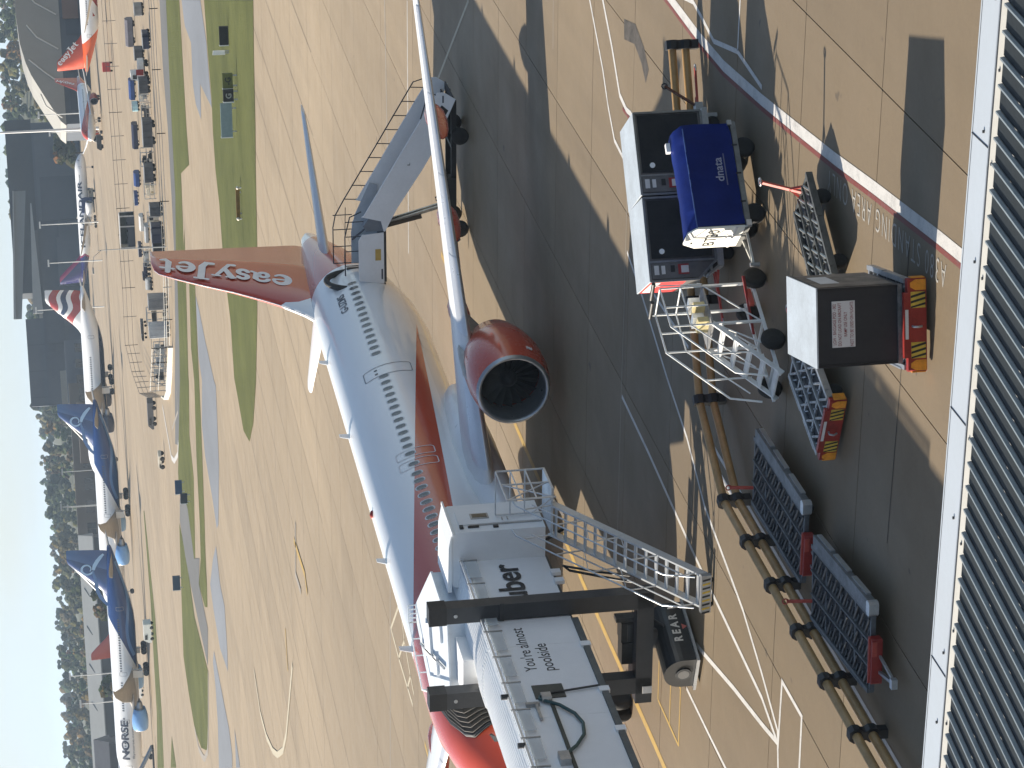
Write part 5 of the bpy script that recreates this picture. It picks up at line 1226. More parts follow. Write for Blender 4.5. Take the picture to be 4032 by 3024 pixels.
# ------------------------------------------------------------------ parked airliners far across the field
def wide(L, R, zc, tail, span, th, gear_s, wroot, wchord, eng, ref=None):
    return dict(L=L, R=R, H=R * 1.04, zc=zc, tail=tail, ref=gear_s, nosel=R * 12.2, span=span, th=th, wroot=wroot, wchord=wchord, eng=eng)
T787 = wide(62.8, 2.90, 5.45, 42., 60., 17.0, 33.0, 20.6, 11.6, (20.2, 9.7, 2.75, 1.72, 5.4))
T777 = wide(63.7, 3.10, 5.55, 43., 60.9, 18.6, 33.2, 21.2, 12.6, (20.6, 9.6, 2.6, 1.8, 5.6))
T757 = wide(47.3, 1.88, 4.35, 30., 38., 13.6, 24.5, 16.5, 8.2, (15.0, 6.5, 2.2, 1.25, 5.0))
T320 = wide(37.6, 1.975, 3.82, 25.3, 34., 11.8, 17.7, 11.4, 6.3, (11.0, 5.75, 1.72, 1.1, 3.6))
FARWING = mat('far_wing_paint', (.30, .28, .25), .45, var=.12, scale=.2)
FARWHITE = mat('far_white_paint', (.80, .80, .79), .35, var=.05, scale=.2)
WINROW = mat('far_windows', (.03, .035, .05), .3, var=.1)
def far_plane(T, label, loc, hdg, fusm, finm, engm, side, wings=(1, -1), bog=0, wing_m=None, rows=None, grp='airliners parked across the field', stabm=None):
    P = Plane('parked_airliner', label, 'airliner', T, loc, math.radians(hdg), grp); L, R, zc = T['L'], T['R'], T['zc']
    P.fuselage(fusm, 26); s0 = T['wroot']; wc = T['wchord']; hs = T['span'] / 2; zr = zc - R * .62
    for sd in wings:
        P.surface('wing', [(sd * R * .5, s0 - 1, wc * 1.08, .12, zr), (sd * R, s0, wc, .12, zr + .1), (sd * hs * .36, s0 + hs * .24, wc * .60, .11, zr + hs * .035), (sd * hs * .75, s0 + hs * .47, wc * .33, .10, zr + hs * .10), (sd * hs * .97, s0 + hs * .64, wc * .14, .09, zr + hs * .155), (sd * hs, s0 + hs * .70, wc * .05, .08, zr + hs * .17)], wing_m or FARWING)
        es, ey, ez, er, el = T['eng']; e = P.engine(es, sd * ey, ez, er, el, engm, LIPM)
        MB().loft([[(P.X(st), sd * ey + dy, z) for dy, z in ((-w, z0), (w, z0), (w, z1), (-w, z1))] for st, w, z0, z1 in ((es + er, .1, ez + er * .9, ez + er * 1.15), (es + el, .3, ez + er * .6, zr + ey * .07 + .1), (es + el * 1.7, .1, ez + er * .6, zr + ey * .06))]).build('pylon', DUST, e)
        k = L / 44.51
        P.surface('tailplane', [(sd * .3, L - 5.9 * k, 4.6 * k, .1, zc + R * .5), (sd * 6.2 * k * (hs / 17.) ** .25, L - 2.1 * k, 1.5 * k, .09, zc + R * .5 + .65 * k)], stabm or wing_m or FARWING)
        P.wheelset(T['ref'], sd * R * 1.75, R * .235, R * .2, strut_top=zr + .3, gap=R * .09, bog=bog)
        MB().box((P.X(T['ref'] - R * .3), sd * R * 1.98, zr - R * .35), (R * .6, .08, R * .75)).build('gear_door', FARWHITE, P.root)
    P.wheelset(L * .105, 0, R * .19, R * .13, strut_top=zc - R * .7, gap=R * .05)
    zt = zc + R * .93; th = T['th']; c = (th - zt) / 5.9
    P.fin([(L - 9.6 * c, L - .9 * c, zt - .35), (L - 8.2 * c, L - .75 * c, zt + .5 * c), (L - 7.4 * c, L - .7 * c, zt + 1.1 * c), (L - 4.6 * c, L - .5 * c, zt + 4.0 * c), (L - 2.8 * c, L - .42 * c, zt + 5.7 * c), (L - 2.2 * c, L - .5 * c, th)], finm, .4 * c)
    w = MB()
    if rows:
        for a, b in rows:
            st = a
            while st < b:
                vs = [P.arc(st + dx, dz, side, zc + R * .22, .02) for dx, dz in ((0, 0), (R * .10, 0), (R * .10, R * .16), (0, R * .16))]
                w.add(vs, [(0, 1, 2, 3)]); st += R * .23
        struct(w.build('window_row', WINROW, P.root), 'stuff')
    for st in (L * .09, L * .29, L * .49, L * .76):
        P.outline(st, zc - R * .16, zc + R * .44, R * .34, R * .06, R * .03, SEAM, side=side, off=.02)
    for st0, st1 in ((R * .72, R * 1.2),):
        for sd in (1, -1):
            MB().add([P.surf(st0, zc + R * .12, sd, .02), P.surf(st1, zc + R * .15, sd, .02), P.surf(st1, zc + R * .42, sd, .02), P.surf(st0 + R * .25, zc + R * .40, sd, .02)], [(0, 1, 2, 3)]).build('cockpit_window', GLASS, P.root)
    return P
def title(P, txt, s0, w, z, h, m, side, bold=.02):
    me = slice_mesh(text_mesh(txt, 1.0, bold, 0, 'LEFT', 1.0), .09); xs = [v.co.x for v in me.vertices]; hh = max(v.co.y for v in me.vertices)
    for v in me.vertices:
        x = v.co.x / max(xs) * w; y = v.co.y / hh * h; v.co = P.arc(s0 + (x if side > 0 else -x), y, side, z, .035)
    return ob('lettering', me, m, P.root)
NB1, NB2, NB3 = (.008, .040, .155), (.10, .21, .44), (.36, .55, .78)
def norse_fields(n, x, y, z):
    s = n.math('SUBTRACT', 33.0, x)
    e = n.math('ADD', 2.55, n.math('ADD', n.math('MULTIPLY', n.math('SUBTRACT', s, 31.), .30), n.math('MULTIPLY', n.math('POWER', n.math('MAXIMUM', n.math('SUBTRACT', s, 31.), 0.0), 2.0), .0085)))
    blue = AND(n, lt(n, z, e), gt(n, s, 31.))
    mid = n.math('ADD', 3.1, n.math('ADD', n.math('MULTIPLY', n.math('SUBTRACT', s, 35.), .10), n.math('MULTIPLY', n.math('SINE', n.math('MULTIPLY', n.math('SUBTRACT', s, 35.), .30)), .75)))
    band = AND(n, lt(n, n.math('ABSOLUTE', n.math('SUBTRACT', z, mid)), .34), gt(n, s, 35.), lt(n, s, 59.))
    low = AND(n, lt(n, z, n.math('SUBTRACT', mid, .3)), gt(n, s, 31.))
    return [(blue, NB1), (AND(n, blue, low), (.012, .065, .20)), (AND(n, blue, band), NB2)]
NORSE_F = livery_split('norse_skin', norse_fields)
def norse_fin(n, x, y, z):
    s = n.math('SUBTRACT', 33.0, x)
    rud = gt(n, s, n.math('ADD', 57.2, n.math('MULTIPLY', n.math('SUBTRACT', z, 9.), .38)))
    le = lt(n, s, n.math('ADD', 46.15, n.math('MULTIPLY', n.math('SUBTRACT', z, 8.4), 1.36)))
    return [(gt(n, z, -9), NB1), (rud, (.05, .12, .30))]
NORSE_T = livery_split('norse_fin', norse_fin)
NORSE_E = mat('norse_engine', (.20, .40, .72), .3, var=.06, scale=.3, coat=.3)
NB2M = mat('swirl_blue', NB2, .3, var=.05); NB3M = mat('swirl_pale', NB3, .3, var=.05); NAVYINK = mat('navy_letters', (.012, .025, .06), .4)
def swirl(P, c, z0, m1=NB2M, m2=NB3M):
    """a scrolled ribbon painted on the fin, built as a thin raised band on the port side"""
    def rib(pts, w, m, nm):
        vs = []; n = len(pts)
        for i, (s, z) in enumerate(pts):
            q = pts[min(i + 1, n - 1)]; r = pts[max(i - 1, 0)]; d = V((q[0] - r[0], q[1] - r[1])).normalized(); k = w * (.45 + .55 * math.sin(math.pi * min(1, .15 + i / n)))
            vs += [(P.X(s - d.y * k), .50, z + d.x * k), (P.X(s + d.y * k), .50, z - d.x * k)]
        MB().add(vs, [(2 * i, 2 * i + 1, 2 * i + 3, 2 * i + 2) for i in range(n - 1)]).build(nm, m, P.root)
    cx, cz = 57.3, 12.6
    rib([(cx + (1.45 + .0 * t) * (1 - .42 * t) * math.cos(math.radians(250 - 380 * t)), cz + 1.45 * (1 - .42 * t) * math.sin(math.radians(250 - 380 * t))) for t in [i / 22 for i in range(23)]], .26, m2, 'swirl')
    rib([(47.6, 8.1), (48.6, 9.0), (50.0, 9.9), (51.6, 10.5), (53.4, 10.7), (55.0, 10.9), (56.0, 11.2), (56.9, 11.2)], .42, m1, 'swirl')
    rib([(57.0, 11.2), (58.0, 10.9), (59.2, 10.2), (60.2, 9.4), (60.9, 8.7)], .46, m2, 'swirl')
for lab, loc in (('white and blue wide-body airliner with bold dark letters beside its nose', (-57.6, 636.)), ('white and blue wide-body airliner partly hidden behind the lettered one', (-24.2, 722.))):
    first = loc[0] < -50
    P = far_plane(T787, lab, (loc[0], loc[1], 0), 156, NORSE_F, NORSE_T, NORSE_E, 1, bog=.75, rows=((9.5, 19.), (21., 29.), (31.5, 45.)))
    swirl(P, 0, 0)
    MB().loft([[(P.X(s), -.10, z), (P.X(s), .10, z), (P.X(s + .45), .12, z), (P.X(s + .45), -.12, z)] for s, z in ((49.2, 9.2), (52.6, 11.7), (57.6, 15.6), (59.2, 16.7))]).build('leading_edge', FARWHITE, P.root)
    title(P, 'NORSE', 7.8, 10.6, 5.5, 1.75, NAVYINK, 1, .03); title(P, 'flynorse.com', 8.0, 8.5, 4.25, .55, mat('grey_letters', (.30, .32, .36), .5), 1)
# white wide-body with a navy belly and banded flag tail
def ba_fields(n, x, y, z): return [(lt(n, z, 3.75), (.012, .02, .055))]
def ba_fin(n, x, y, z):
    s = n.math('SUBTRACT', 33.2, x)
    t = n.math('ADD', n.math('SUBTRACT', z, 8.6), n.math('ADD', n.math('MULTIPLY', n.math('SUBTRACT', s, 56.), .28), n.math('MULTIPLY', n.math('SINE', n.math('MULTIPLY', s, .8)), .7)))
    fwd = gt(n, s, n.math('ADD', 47.2, n.math('MULTIPLY', n.math('SUBTRACT', z, 8.), 1.02)))
    def bnd(a, b): return AND(n, gt(n, t, a), lt(n, t, b), fwd)
    return [(bnd(.6, 3.1), (.33, .03, .03)), (bnd(4.5, 6.1), (.02, .04, .10)), (bnd(7.3, 9.6), (.33, .03, .03))]
BA_F = livery_split('flag_tail_skin', ba_fields); BA_T = livery_split('flag_tail_fin', ba_fin)
P = far_plane(T777, 'white wide-body airliner with navy belly and red white and blue banded tail', (9.3, 826., 0), 156, BA_F, BA_T, mat('navy_engine', (.012, .02, .05), .3, coat=.3), 1, bog=2.0 * .8, rows=((20., 29.), (31., 42.)), stabm=FARWING)
# white airliner with a purple tail, nose the other way
def ice_fields(n, x, y, z):
    s = n.math('SUBTRACT', 24.5, x); e = n.math('ADD', 35.2, n.math('MULTIPLY', n.math('ABSOLUTE', n.math('SUBTRACT', z, 4.6)), .9))
    return [(gt(n, s, e), (.28, .03, .10)), (gt(n, s, n.math('ADD', e, .7)), (.018, .018, .10))]
def ice_fin(n, x, y, z):
    s = n.math('SUBTRACT', 24.5, x)
    return [(gt(n, z, -9), (.018, .018, .10)), (lt(n, s, n.math('ADD', 38.2, n.math('MULTIPLY', n.math('SUBTRACT', z, 6.), 1.03))), (.28, .03, .10))]
P = far_plane(T757, 'white airliner with a purple tail and long dark name in front of the big hangar', (64.5, 938., 0), -24, livery_split('purple_tail_skin', ice_fields), livery_split('purple_tail_fin', ice_fin), FARWHITE, -1, bog=.55, rows=((7., 12.),))
title(P, 'ICELANDAIR', 33.2, 24., 4.35, 1.5, NAVYINK, -1, .03)
# orange-tailed airliners
def ejB(n, x, y, z):
    s = n.math('SUBTRACT', 17.7, x)
    zu = n.math('ADD', 2.4, n.math('MULTIPLY', n.math('SUBTRACT', 24., s), .17)); zl = n.math('ADD', 2.35, n.math('MULTIPLY', n.math('SUBTRACT', 24., s), .075))
    return [(AND(n, lt(n, z, zu), gt(n, z, zl)), EJRED), (AND(n, gt(n, s, 30.3), lt(n, s, 36.4)), EJRED)]
def ejA(n, x, y, z):
    s = n.math('SUBTRACT', 17.7, x)
    return [(gt(n, s, n.math('ADD', 27.2, n.math('MULTIPLY', n.math('SUBTRACT', z, 2.), .95))), (.62, .10, .02)), (AND(n, lt(n, z, 3.1), lt(n, s, 24.), gt(n, n.math('SINE', n.math('ADD', n.math('MULTIPLY', s, 1.1), n.math('MULTIPLY', z, 2.0))), .1)), (.35, .05, .03))]
EJB_F = livery_split('orange_wedge_skin', ejB); EJA_F = livery_split('orange_rear_skin', ejA); EJ_FIN = mat('orange_fin', (.44, .055, .022), .3, var=.05, coat=.3)
def fin_word(P, side, s0, z0, s1, z1, h, flip=False):
    o = V((P.X(s0), side * .28, z0)); d = V((P.X(s1), side * .22, z1)) - o; u = V((-d.z, 0, d.x)).normalized()
    if u.x * (1 if side > 0 else 1) < 0 and not flip: u = -u
    return fat_easy('lettering', lambda x, y, z: o + d * x + u * (y * h * .8) + V((0, side * z * 3, 0)), LETTERW, P.root)
EJRED_F = mat('far_orange', (.40, .05, .022), .3, var=.06)
P = far_plane(T320, 'orange-tailed airliner facing the camera in front of the big hangar', (83.5, 762., 0), 236, EJB_F, EJ_FIN, EJRED_F, 1, rows=((8., 26.),), wing_m=FARWHITE)
fin_word(P, 1, 32.9, 6.3, 35.6, 11.2, 1.15)
P = far_plane(T320, 'white airliner with bright orange rear and slanted name on its tail, cut by the frame', (96.5, 628., 0), -24, EJA_F, EJ_FIN, EJRED_F, -1, rows=((8., 26.),), wing_m=FARWHITE)
fin_word(P, -1, 35.9, 11.0, 31.0, 6.6, 1.25, flip=True)
for lab, x, y, h in (('orange-tailed airliner half hidden behind the lettered wide-body tail', -60., 868., 28), ('orange-tailed airliner beyond the nose of the lettered wide-body', -104., 800., 28), ('orange-tailed airliner at the frame edge beyond the long shed', -118., 832., 28)):
    P = far_plane(T320, lab, (x, y, 0), h, EJB_F, EJ_FIN, EJRED_F, -1, rows=None)

# ------------------------------------------------------------------ hangars and sheds
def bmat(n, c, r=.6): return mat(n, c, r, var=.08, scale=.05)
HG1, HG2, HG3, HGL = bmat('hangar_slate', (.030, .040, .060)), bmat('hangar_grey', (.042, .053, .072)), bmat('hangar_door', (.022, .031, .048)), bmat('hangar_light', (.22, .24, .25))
hg = thing('hangar', 'huge slate-grey aircraft hangar behind the parked airliners', 'hangar', (0, 1250, 0))
def HB(x0, x1, z0, z1, y0, d, m, nm): return MB().box(((x0 + x1) / 2, y0 + d / 2, (z0 + z1) / 2), (x1 - x0, d, z1 - z0)).build(nm, m, hg)
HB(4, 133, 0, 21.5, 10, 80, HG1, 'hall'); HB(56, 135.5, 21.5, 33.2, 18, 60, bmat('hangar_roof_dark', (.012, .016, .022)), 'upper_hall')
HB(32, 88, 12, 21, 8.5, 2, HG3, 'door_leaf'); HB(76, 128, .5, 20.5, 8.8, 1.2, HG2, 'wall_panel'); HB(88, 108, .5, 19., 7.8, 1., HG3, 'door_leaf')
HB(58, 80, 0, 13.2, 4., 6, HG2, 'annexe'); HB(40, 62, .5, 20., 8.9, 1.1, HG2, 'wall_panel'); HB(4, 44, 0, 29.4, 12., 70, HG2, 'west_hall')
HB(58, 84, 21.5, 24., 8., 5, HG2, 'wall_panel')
for x0, x1, z0, z1, zz0, zz1, y in ((44, 102, 31.0, 25.5, 34.2, 31.2, 6.), (46, 96, 21.2, 23.3, 25.8, 23.9, 3.)):
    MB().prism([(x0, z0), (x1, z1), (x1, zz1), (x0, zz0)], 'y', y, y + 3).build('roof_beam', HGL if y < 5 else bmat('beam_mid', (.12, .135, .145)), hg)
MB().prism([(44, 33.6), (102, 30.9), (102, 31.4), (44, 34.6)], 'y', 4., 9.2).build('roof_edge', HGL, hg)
for x in (8, 20, 32): MB().box((x, 11.9, 14.7), (.3, .2, 29)).build('panel_joint', HG3, hg)
for x, z in ((118, 12), (70, 9), (30, 18)): MB().box((x, 7.6, z), (3.5, .3, 3)).build('vent', HG3, hg)
# low stone-coloured buildings and sheds
def shed(label, x0, x1, y, d, h, wall, roof=None, ridge=0.0, win=None, dark=None):
    t = thing('shed', label, 'building', ((x0 + x1) / 2, y, 0)); w = x1 - x0
    MB().box((0, d / 2, h / 2), (w, d, h)).build('wall', wall, t)
    if roof:
        r = MB().prism([(-.8, h), (d / 2, h + ridge), (d + .8, h), (d + .8, h - .4), (-.8, h - .4)], 'x', -w / 2 - .6, w / 2 + .6).build('roof', roof, t)
        for k in range(int(w / 14)): MB().bar((-w / 2 + 14 * k + 4, d * .2, h + ridge * .4 + .12), (-w / 2 + 14 * k + 7, d * .38, h + ridge * .76 + .12), .5, .15).build('roof_light', DARKSTEEL, r)
    if win:
        n = int(w / win)
        for k in range(n):
            o = MB().box((-w / 2 + (k + .5) * w / n, -.06, h * .55), (w / n * .55, .1, h * .28)).build('window', dark or GLASS, t)
            MB().box((-w / 2 + (k + .5) * w / n, -.12, h * .55), (.15, .05, h * .28)).build('mullion', wall, o)
    return t
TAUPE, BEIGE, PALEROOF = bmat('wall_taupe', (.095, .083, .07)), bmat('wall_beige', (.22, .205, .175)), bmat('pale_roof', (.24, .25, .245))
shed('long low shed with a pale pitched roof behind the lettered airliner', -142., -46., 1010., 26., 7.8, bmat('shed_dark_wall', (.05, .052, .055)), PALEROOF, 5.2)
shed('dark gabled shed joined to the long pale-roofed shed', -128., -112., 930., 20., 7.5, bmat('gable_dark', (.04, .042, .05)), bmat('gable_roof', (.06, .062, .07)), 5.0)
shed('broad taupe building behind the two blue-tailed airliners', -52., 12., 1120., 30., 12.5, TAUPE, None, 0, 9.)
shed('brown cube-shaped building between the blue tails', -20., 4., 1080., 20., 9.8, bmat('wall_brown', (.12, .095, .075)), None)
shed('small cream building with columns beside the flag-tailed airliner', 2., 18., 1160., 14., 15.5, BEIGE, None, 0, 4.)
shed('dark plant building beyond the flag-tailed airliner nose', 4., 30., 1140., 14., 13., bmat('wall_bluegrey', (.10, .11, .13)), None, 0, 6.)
shed('pale stone terminal block rising behind the west end of the hangar', 18., 52., 1420., 20., 24., BEIGE, None, 0, 5.)
MB_ = thing('hangar', 'beige curved-roof hangar beside the trees, behind the orange-tailed airliners', 'hangar', (112., 880., 0))
prof = [(-20.5, 8.5), (-19., 10.2), (-9., 15.8), (-4, 18.5), (0, 20.0), (6, 21.4), (16, 22.2), (40, 22.2), (40, 8.5)]
MB().prism([(x, z) for x, z in prof], 'y', 0, 60).build('roof_shell', bmat('curved_roof_beige', (.23, .225, .205)), MB_)
MB().box((9.5, 28, 4.2), (59, 55, 8.6)).build('wall', HG2, MB_)
for x in (-14., -3., 8., 19.): MB().tube([(x - 4, -.3, 9.5), (x, -.3, 14.5 if x < 0 else 16), (x + 4, -.3, 19. if x > -5 else 16.)], .25, 5).build('roof_rib', bmat('rib_pale', (.55, .54, .50)), MB_)
for x in (-12, 0, 12): MB().box((x, .3, 4.), (7, .4, 5.5)).build('hangar_door', HG3, MB_)
MB().box((18., -.2, 5.), (9, .6, 5.)).build('brown_frame', mat('frame_brown', (.12, .06, .04), .5), MB_)
# floodlight masts
def mast(label, x, y, h, r=.22, m=STEEL, head=True, arm=None):
    t = thing('light_mast', label, 'light mast', (x, y, 0), 0, 'light masts')
    MB().cyl((0, 0, 0), (0, 0, h), r, r * .5, n=8).build('pole', m, t)
    if arm: MB().tube([(0, 0, h - .5), (arm * .3, 0, h + .6), (arm, 0, h + .9)], r * .4, 6).build('arm', m, t); MB().box((arm, 0, h + .8), (.9, .4, .2)).build('lamp_head', m, t)
    elif head: MB().box((0, 0, h), (2.2, .5, .5)).build('lamp_head', m, t)
    return t
PALE = mat('mast_pale', (.62, .64, .64), .5, var=.05); GREYM = mat('mast_grey', (.30, .32, .33), .5, var=.05)
mast('tall white mast rising past the hangar roof', 82., 800., 42., .45, PALE, False)
mast('thin floodlight mast in front of the hangar door', 92., 850., 17., .2, PALE); mast('second thin mast beside the hangar door', 88.5, 870., 14., .18, PALE)
mast('grey mast in front of the hangar annexe', 62., 905., 19., .22, PALE); mast('pale mast beside the hangar west hall', 48., 880., 17., .2, PALE)
mast('thin mast by the flag tail', 34., 900., 22., .2, PALE); mast('thin mast between the two blue tails', -19., 900., 17., .2, GREYM); mast('mast behind the nearer blue tail', -29., 860., 18., .2, GREYM)
mast('thin mast behind the lettered airliner wing', -76., 800., 18.5, .2, PALE); mast('mast beside the thin mast behind the lettered airliner wing', -80., 760., 16., .2, PALE)
mast('thin mast over the taupe building', -32., 940., 16., .2, GREYM)
mast('street lamp with a curved arm standing in the fenced compound', 22.4, 385., 9.5, .10, GREYM, False, -2.8)

# ------------------------------------------------------------------ fenced compound full of ground equipment
IC = dict(tarpgrey=(.16, .155, .18), midgrey=(.26, .26, .26), navy=(.025, .033, .07), slate=(.07, .075, .085), white=(.72, .72, .70), blue=(.03, .07, .22), steel=(.40, .42, .43), cyan=(.45, .68, .74), dark=(.045, .048, .052), cream=(.62, .58, .48), darkgreen=(.05, .06, .055), black=(.02, .02, .022), lightgrey=(.48, .50, .52))
CREAM_AND_SUNLIT = mat('cream_and_sunlit_end', (.68, .64, .55), .5, var=.1)  # sunlight on the sunny ends put in as cream; loads and lamp heads share it
def equipment(x, y, w, h, kind, col, label):
    m = mat('equip_' + col, IC[col], .5, .1, var=.2, scale=.8); d = 2.2; w *= 1.02
    t = thing({'box': 'box_trailer', 'trolley': 'covered_trolley', 'rack': 'equipment_rack', 'truck': 'flatbed_truck', 'crate': 'open_crate', 'tank': 'tank_trailer'}[kind], label, {'box': 'trailer', 'trolley': 'trolley', 'rack': 'rack', 'truck': 'truck', 'crate': 'crate', 'tank': 'tank'}[kind], (x, y + d * .5, 0), AX + math.pi / 2, 'equipment in the fenced compound')
    # local x runs along the compound, +x to the sunny end
    z0 = .0 if kind in ('rack', 'crate') else min(.45, h * .25)
    if kind == 'box':
        MB().box((0, 0, (z0 + h) / 2), (w, d, h - z0), bev=.05).build('body', m, t)
        MB().box((0, 0, h + .03), (w * 1.02, d * 1.02, .07)).build('roof', STEEL, t)
        MB().box((w / 2 + .02, 0, (z0 + h) / 2), (.05, d * .92, (h - z0) * .9)).build('door', CREAM_AND_SUNLIT if w > 1.6 else m, t)
        for k in range(max(2, int(w / .8))): MB().box((-w / 2 + (k + .5) * w / max(2, int(w / .8)), d / 2 + .03, (z0 + h) / 2), (.07, .05, h - z0)).build('side_rib', m, t)
    elif kind == 'trolley':
        pr = [(-d / 2, z0), (d / 2, z0), (d / 2, h * .75), (d * .25, h), (-d * .25, h), (-d / 2, h * .75)]
        MB().prism(pr, 'x', -w / 2, w / 2).build('cover', m, t); MB().prism([(a * .96, b * .97 + .01) for a, b in pr], 'x', w / 2, w / 2 + .04).build('end_panel', CREAM_AND_SUNLIT, t)
        MB().box((0, 0, z0 * .8), (w, d * .9, .12)).build('bed', DARKSTEEL, t)
    elif kind == 'rack':
        f = MB()
        for sx_ in (-1, 1):
            for sy_ in (-1, 1): f.bar((sx_ * w / 2, sy_ * d / 2, 0), (sx_ * w / 2, sy_ * d / 2, h), .10)
        for z in (.3, h * .55, h):
            for sy_ in (-1, 1): f.bar((-w / 2, sy_ * d / 2, z), (w / 2, sy_ * d / 2, z), .07)
            for sx_ in (-1, 1): f.bar((sx_ * w / 2, -d / 2, z), (sx_ * w / 2, d / 2, z), .07)
        f.build('frame', STEEL, t); R3 = random.Random(label)
        for k in range(9):
            b = (R3.uniform(.3, .9), R3.uniform(.4, 1.1), R3.uniform(.25, .7)); lev = (.35, h * .58)[k % 2]
            mm = m if R3.random() < .6 else (CREAM_AND_SUNLIT if R3.random() < .5 else DARKSTEEL)
            MB().box((R3.uniform(-.38, .38) * w, R3.uniform(-.3, .4) * d, lev + b[2] / 2), b, M=None).build('stored_load', mm, t)
    elif kind == 'truck':
        MB().box((0, 0, .65), (w, d * .9, .18)).build('chassis', DARKSTEEL, t)
        cb = MB().prism([(w * .12, .7), (w / 2, .7), (w / 2, h * .62), (w * .42, h), (w * .12, h)], 'y', -d / 2, d / 2).build('cab', m, t)
        MB().box((w * .3, d / 2 + .02, h * .78), (w * .22, .03, h * .22)).build('window', GLASS, cb); MB().box((w / 2 - .02, 0, h * .8), (.05, d * .8, h * .2)).build('windscreen', GLASS, cb)
        MB().box((-w * .2, 0, .74 + h * .16), (w * .58, d, h * .32)).build('body', m, t)
        if col == 'white': MB().box((w * .05, d / 2 + .03, h * .5), (w * .3, .05, h * .4)).build('red_panel', REDP, t)
    elif kind == 'crate':
        f = MB()
        for sx_ in (-1, -.35, 1):
            for sy_ in (-1, 1): MB().bar((sx_ * w / 2, sy_ * d / 2, 0), (sx_ * w / 2, sy_ * d / 2, h), .22).build('corner_post', STEEL, t)
        MB().box((0, -d / 2 + .1, h * .5), (w, .1, h)).build('back_panel', m, t); MB().box((0, d / 2 - .1, h * .25), (w, .08, h * .5)).build('front_panel', HG2, t)
        MB().box((0, 0, h + .08), (w * 1.02, d, .16)).build('top', FARWHITE, t); MB().box((w / 2 + .06, 0, h / 2), (.1, d, h)).build('end_panel', CREAM_AND_SUNLIT, t)
        for k in range(4): MB().box((-w * .35 + k * w * .22, 0, h * .3), (w * .14, d * .6, h * .5)).build('stored_load', DARKSTEEL if k % 2 else m, t)
    elif kind == 'tank':
        MB().cyl((-w / 2, 0, h * .58), (w / 2, 0, h * .58), h * .42, n=16).build('tank', m, t); MB().box((0, 0, h * .2), (w, 1.2, .15)).build('bed', DARKSTEEL, t)
    if kind in ('box', 'trolley', 'truck', 'tank'):
        for sx_ in (-.32, .32):
            for sy_ in (-1, 1): wheel(t, (sx_ * w, sy_ * d * .4, min(.3, z0 * .7 + .05)), min(.3, z0 * .7 + .05), .18, hub=DARKSTEEL)
    return t
for it in [
 (62.0,451.8,4.4,1.6,'trolley','tarpgrey','long grey tarpaulin-covered trolley with a cream end in the fenced compound'),
 (59.4,408.3,1.5,1.4,'box','midgrey','pale grey box trailer at the barrier end of the compound'),
 (53.5,392.0,0.6,1.1,'box','navy','narrow dark blue bin beside the grey tarpaulin trolley'),
 (52.3,391.8,1.6,1.1,'box','navy','wide dark blue bin beside the grey tarpaulin trolley'),
 (54.0,417.3,1.7,1.5,'box','slate','slate grey closed trailer between the blue bins and the white truck'),
 (50.0,404.8,2.8,2.7,'truck','white','white flatbed truck with a red panel in the compound'),
 (47.3,401.9,2.0,1.7,'box','slate','dark closed trailer next to the white flatbed truck'),
 (54.2,465.3,3.3,1.2,'trolley','blue','long blue covered trolley behind the dark trailer'),
 (46.8,411.5,1.0,1.4,'rack','steel','small steel rack next to the long blue trolley'),
 (49.9,453.1,1.1,1.2,'box','cyan','bright pale blue box in the compound'),
 (43.9,406.1,1.8,1.4,'rack','dark','dark open rack beside the bright pale blue box'),
 (39.7,395.4,3.9,1.8,'box','slate','large charcoal trailer with a sunlit cream end in the compound'),
 (46.3,465.4,4.2,1.2,'trolley','navy','navy covered trolley behind the large charcoal trailer'),
 (37.1,405.8,2.1,2.0,'rack','dark','jumbled dark rack between two charcoal trailers'),
 (34.5,402.8,2.4,1.7,'box','slate','square charcoal trailer beside the cream sacks'),
 (39.4,470.2,2.3,1.2,'trolley','blue','short blue covered trolley with a white frame'),
 (32.4,407.0,2.2,1.7,'rack','cream','rack of cream sacks in the compound'),
 (37.3,486.5,2.1,0.8,'box','blue','low blue bin behind the cream sacks'),
 (28.0,387.6,1.4,1.8,'box','slate','charcoal trailer in front of the tall open crate'),
 (34.1,523.2,6.2,2.7,'crate','darkgreen','tall open dark crate with a white top edge beyond the compound'),
 (27.2,396.3,1.4,1.9,'rack','cream','rack with white bars beside the paired navy trailers'),
 (25.5,389.6,1.0,1.7,'box','navy','first of the paired navy trailers, nearer the white-barred rack'),
 (24.2,387.3,1.3,1.8,'box','navy','second of the paired navy trailers, nearer the lamp post'),
 (28.5,446.6,2.7,0.8,'trolley','steel','long silver trolley behind the paired navy trailers'),
 (31.6,466.4,2.5,0.9,'trolley','white','white topped trolley behind the white-barred rack'),
 (22.6,387.8,1.0,1.7,'box','black','black trailer at the foot of the lamp post'),
 (28.1,484.8,2.2,0.7,'box','navy','low navy bin beyond the black trailer'),
 (24.7,448.1,2.6,1.1,'rack','steel','silver rack with white bars above the airliner fin'),
 (22.3,449.9,2.4,1.4,'truck','navy','navy tractor unit beside the silver rack'),
 (20.1,445.2,1.8,1.2,'tank','steel','rounded silver tank trailer in the compound'),
 (15.1,391.6,1.8,2.7,'box','midgrey','grey framed container beside the tank trailer'),
 (13.1,392.8,1.9,3.0,'rack','dark','tall dark rack between two framed containers'),
 (11.0,389.5,1.7,2.9,'box','lightgrey','pale container with a printed side near the open end of the compound'),
 (14.0,490.3,3.5,1.0,'truck','slate','dark low tractor behind the pale printed container'),
 (8.6,407.5,1.5,1.8,'rack','steel','first wire cage behind the pale kerb wall'),
 (7.0,412.7,1.8,1.8,'rack','steel','middle wire cage behind the pale kerb wall'),
 (5.0,416.2,2.2,1.7,'rack','dark','last wire cage behind the pale kerb wall'),

]: equipment(*it)
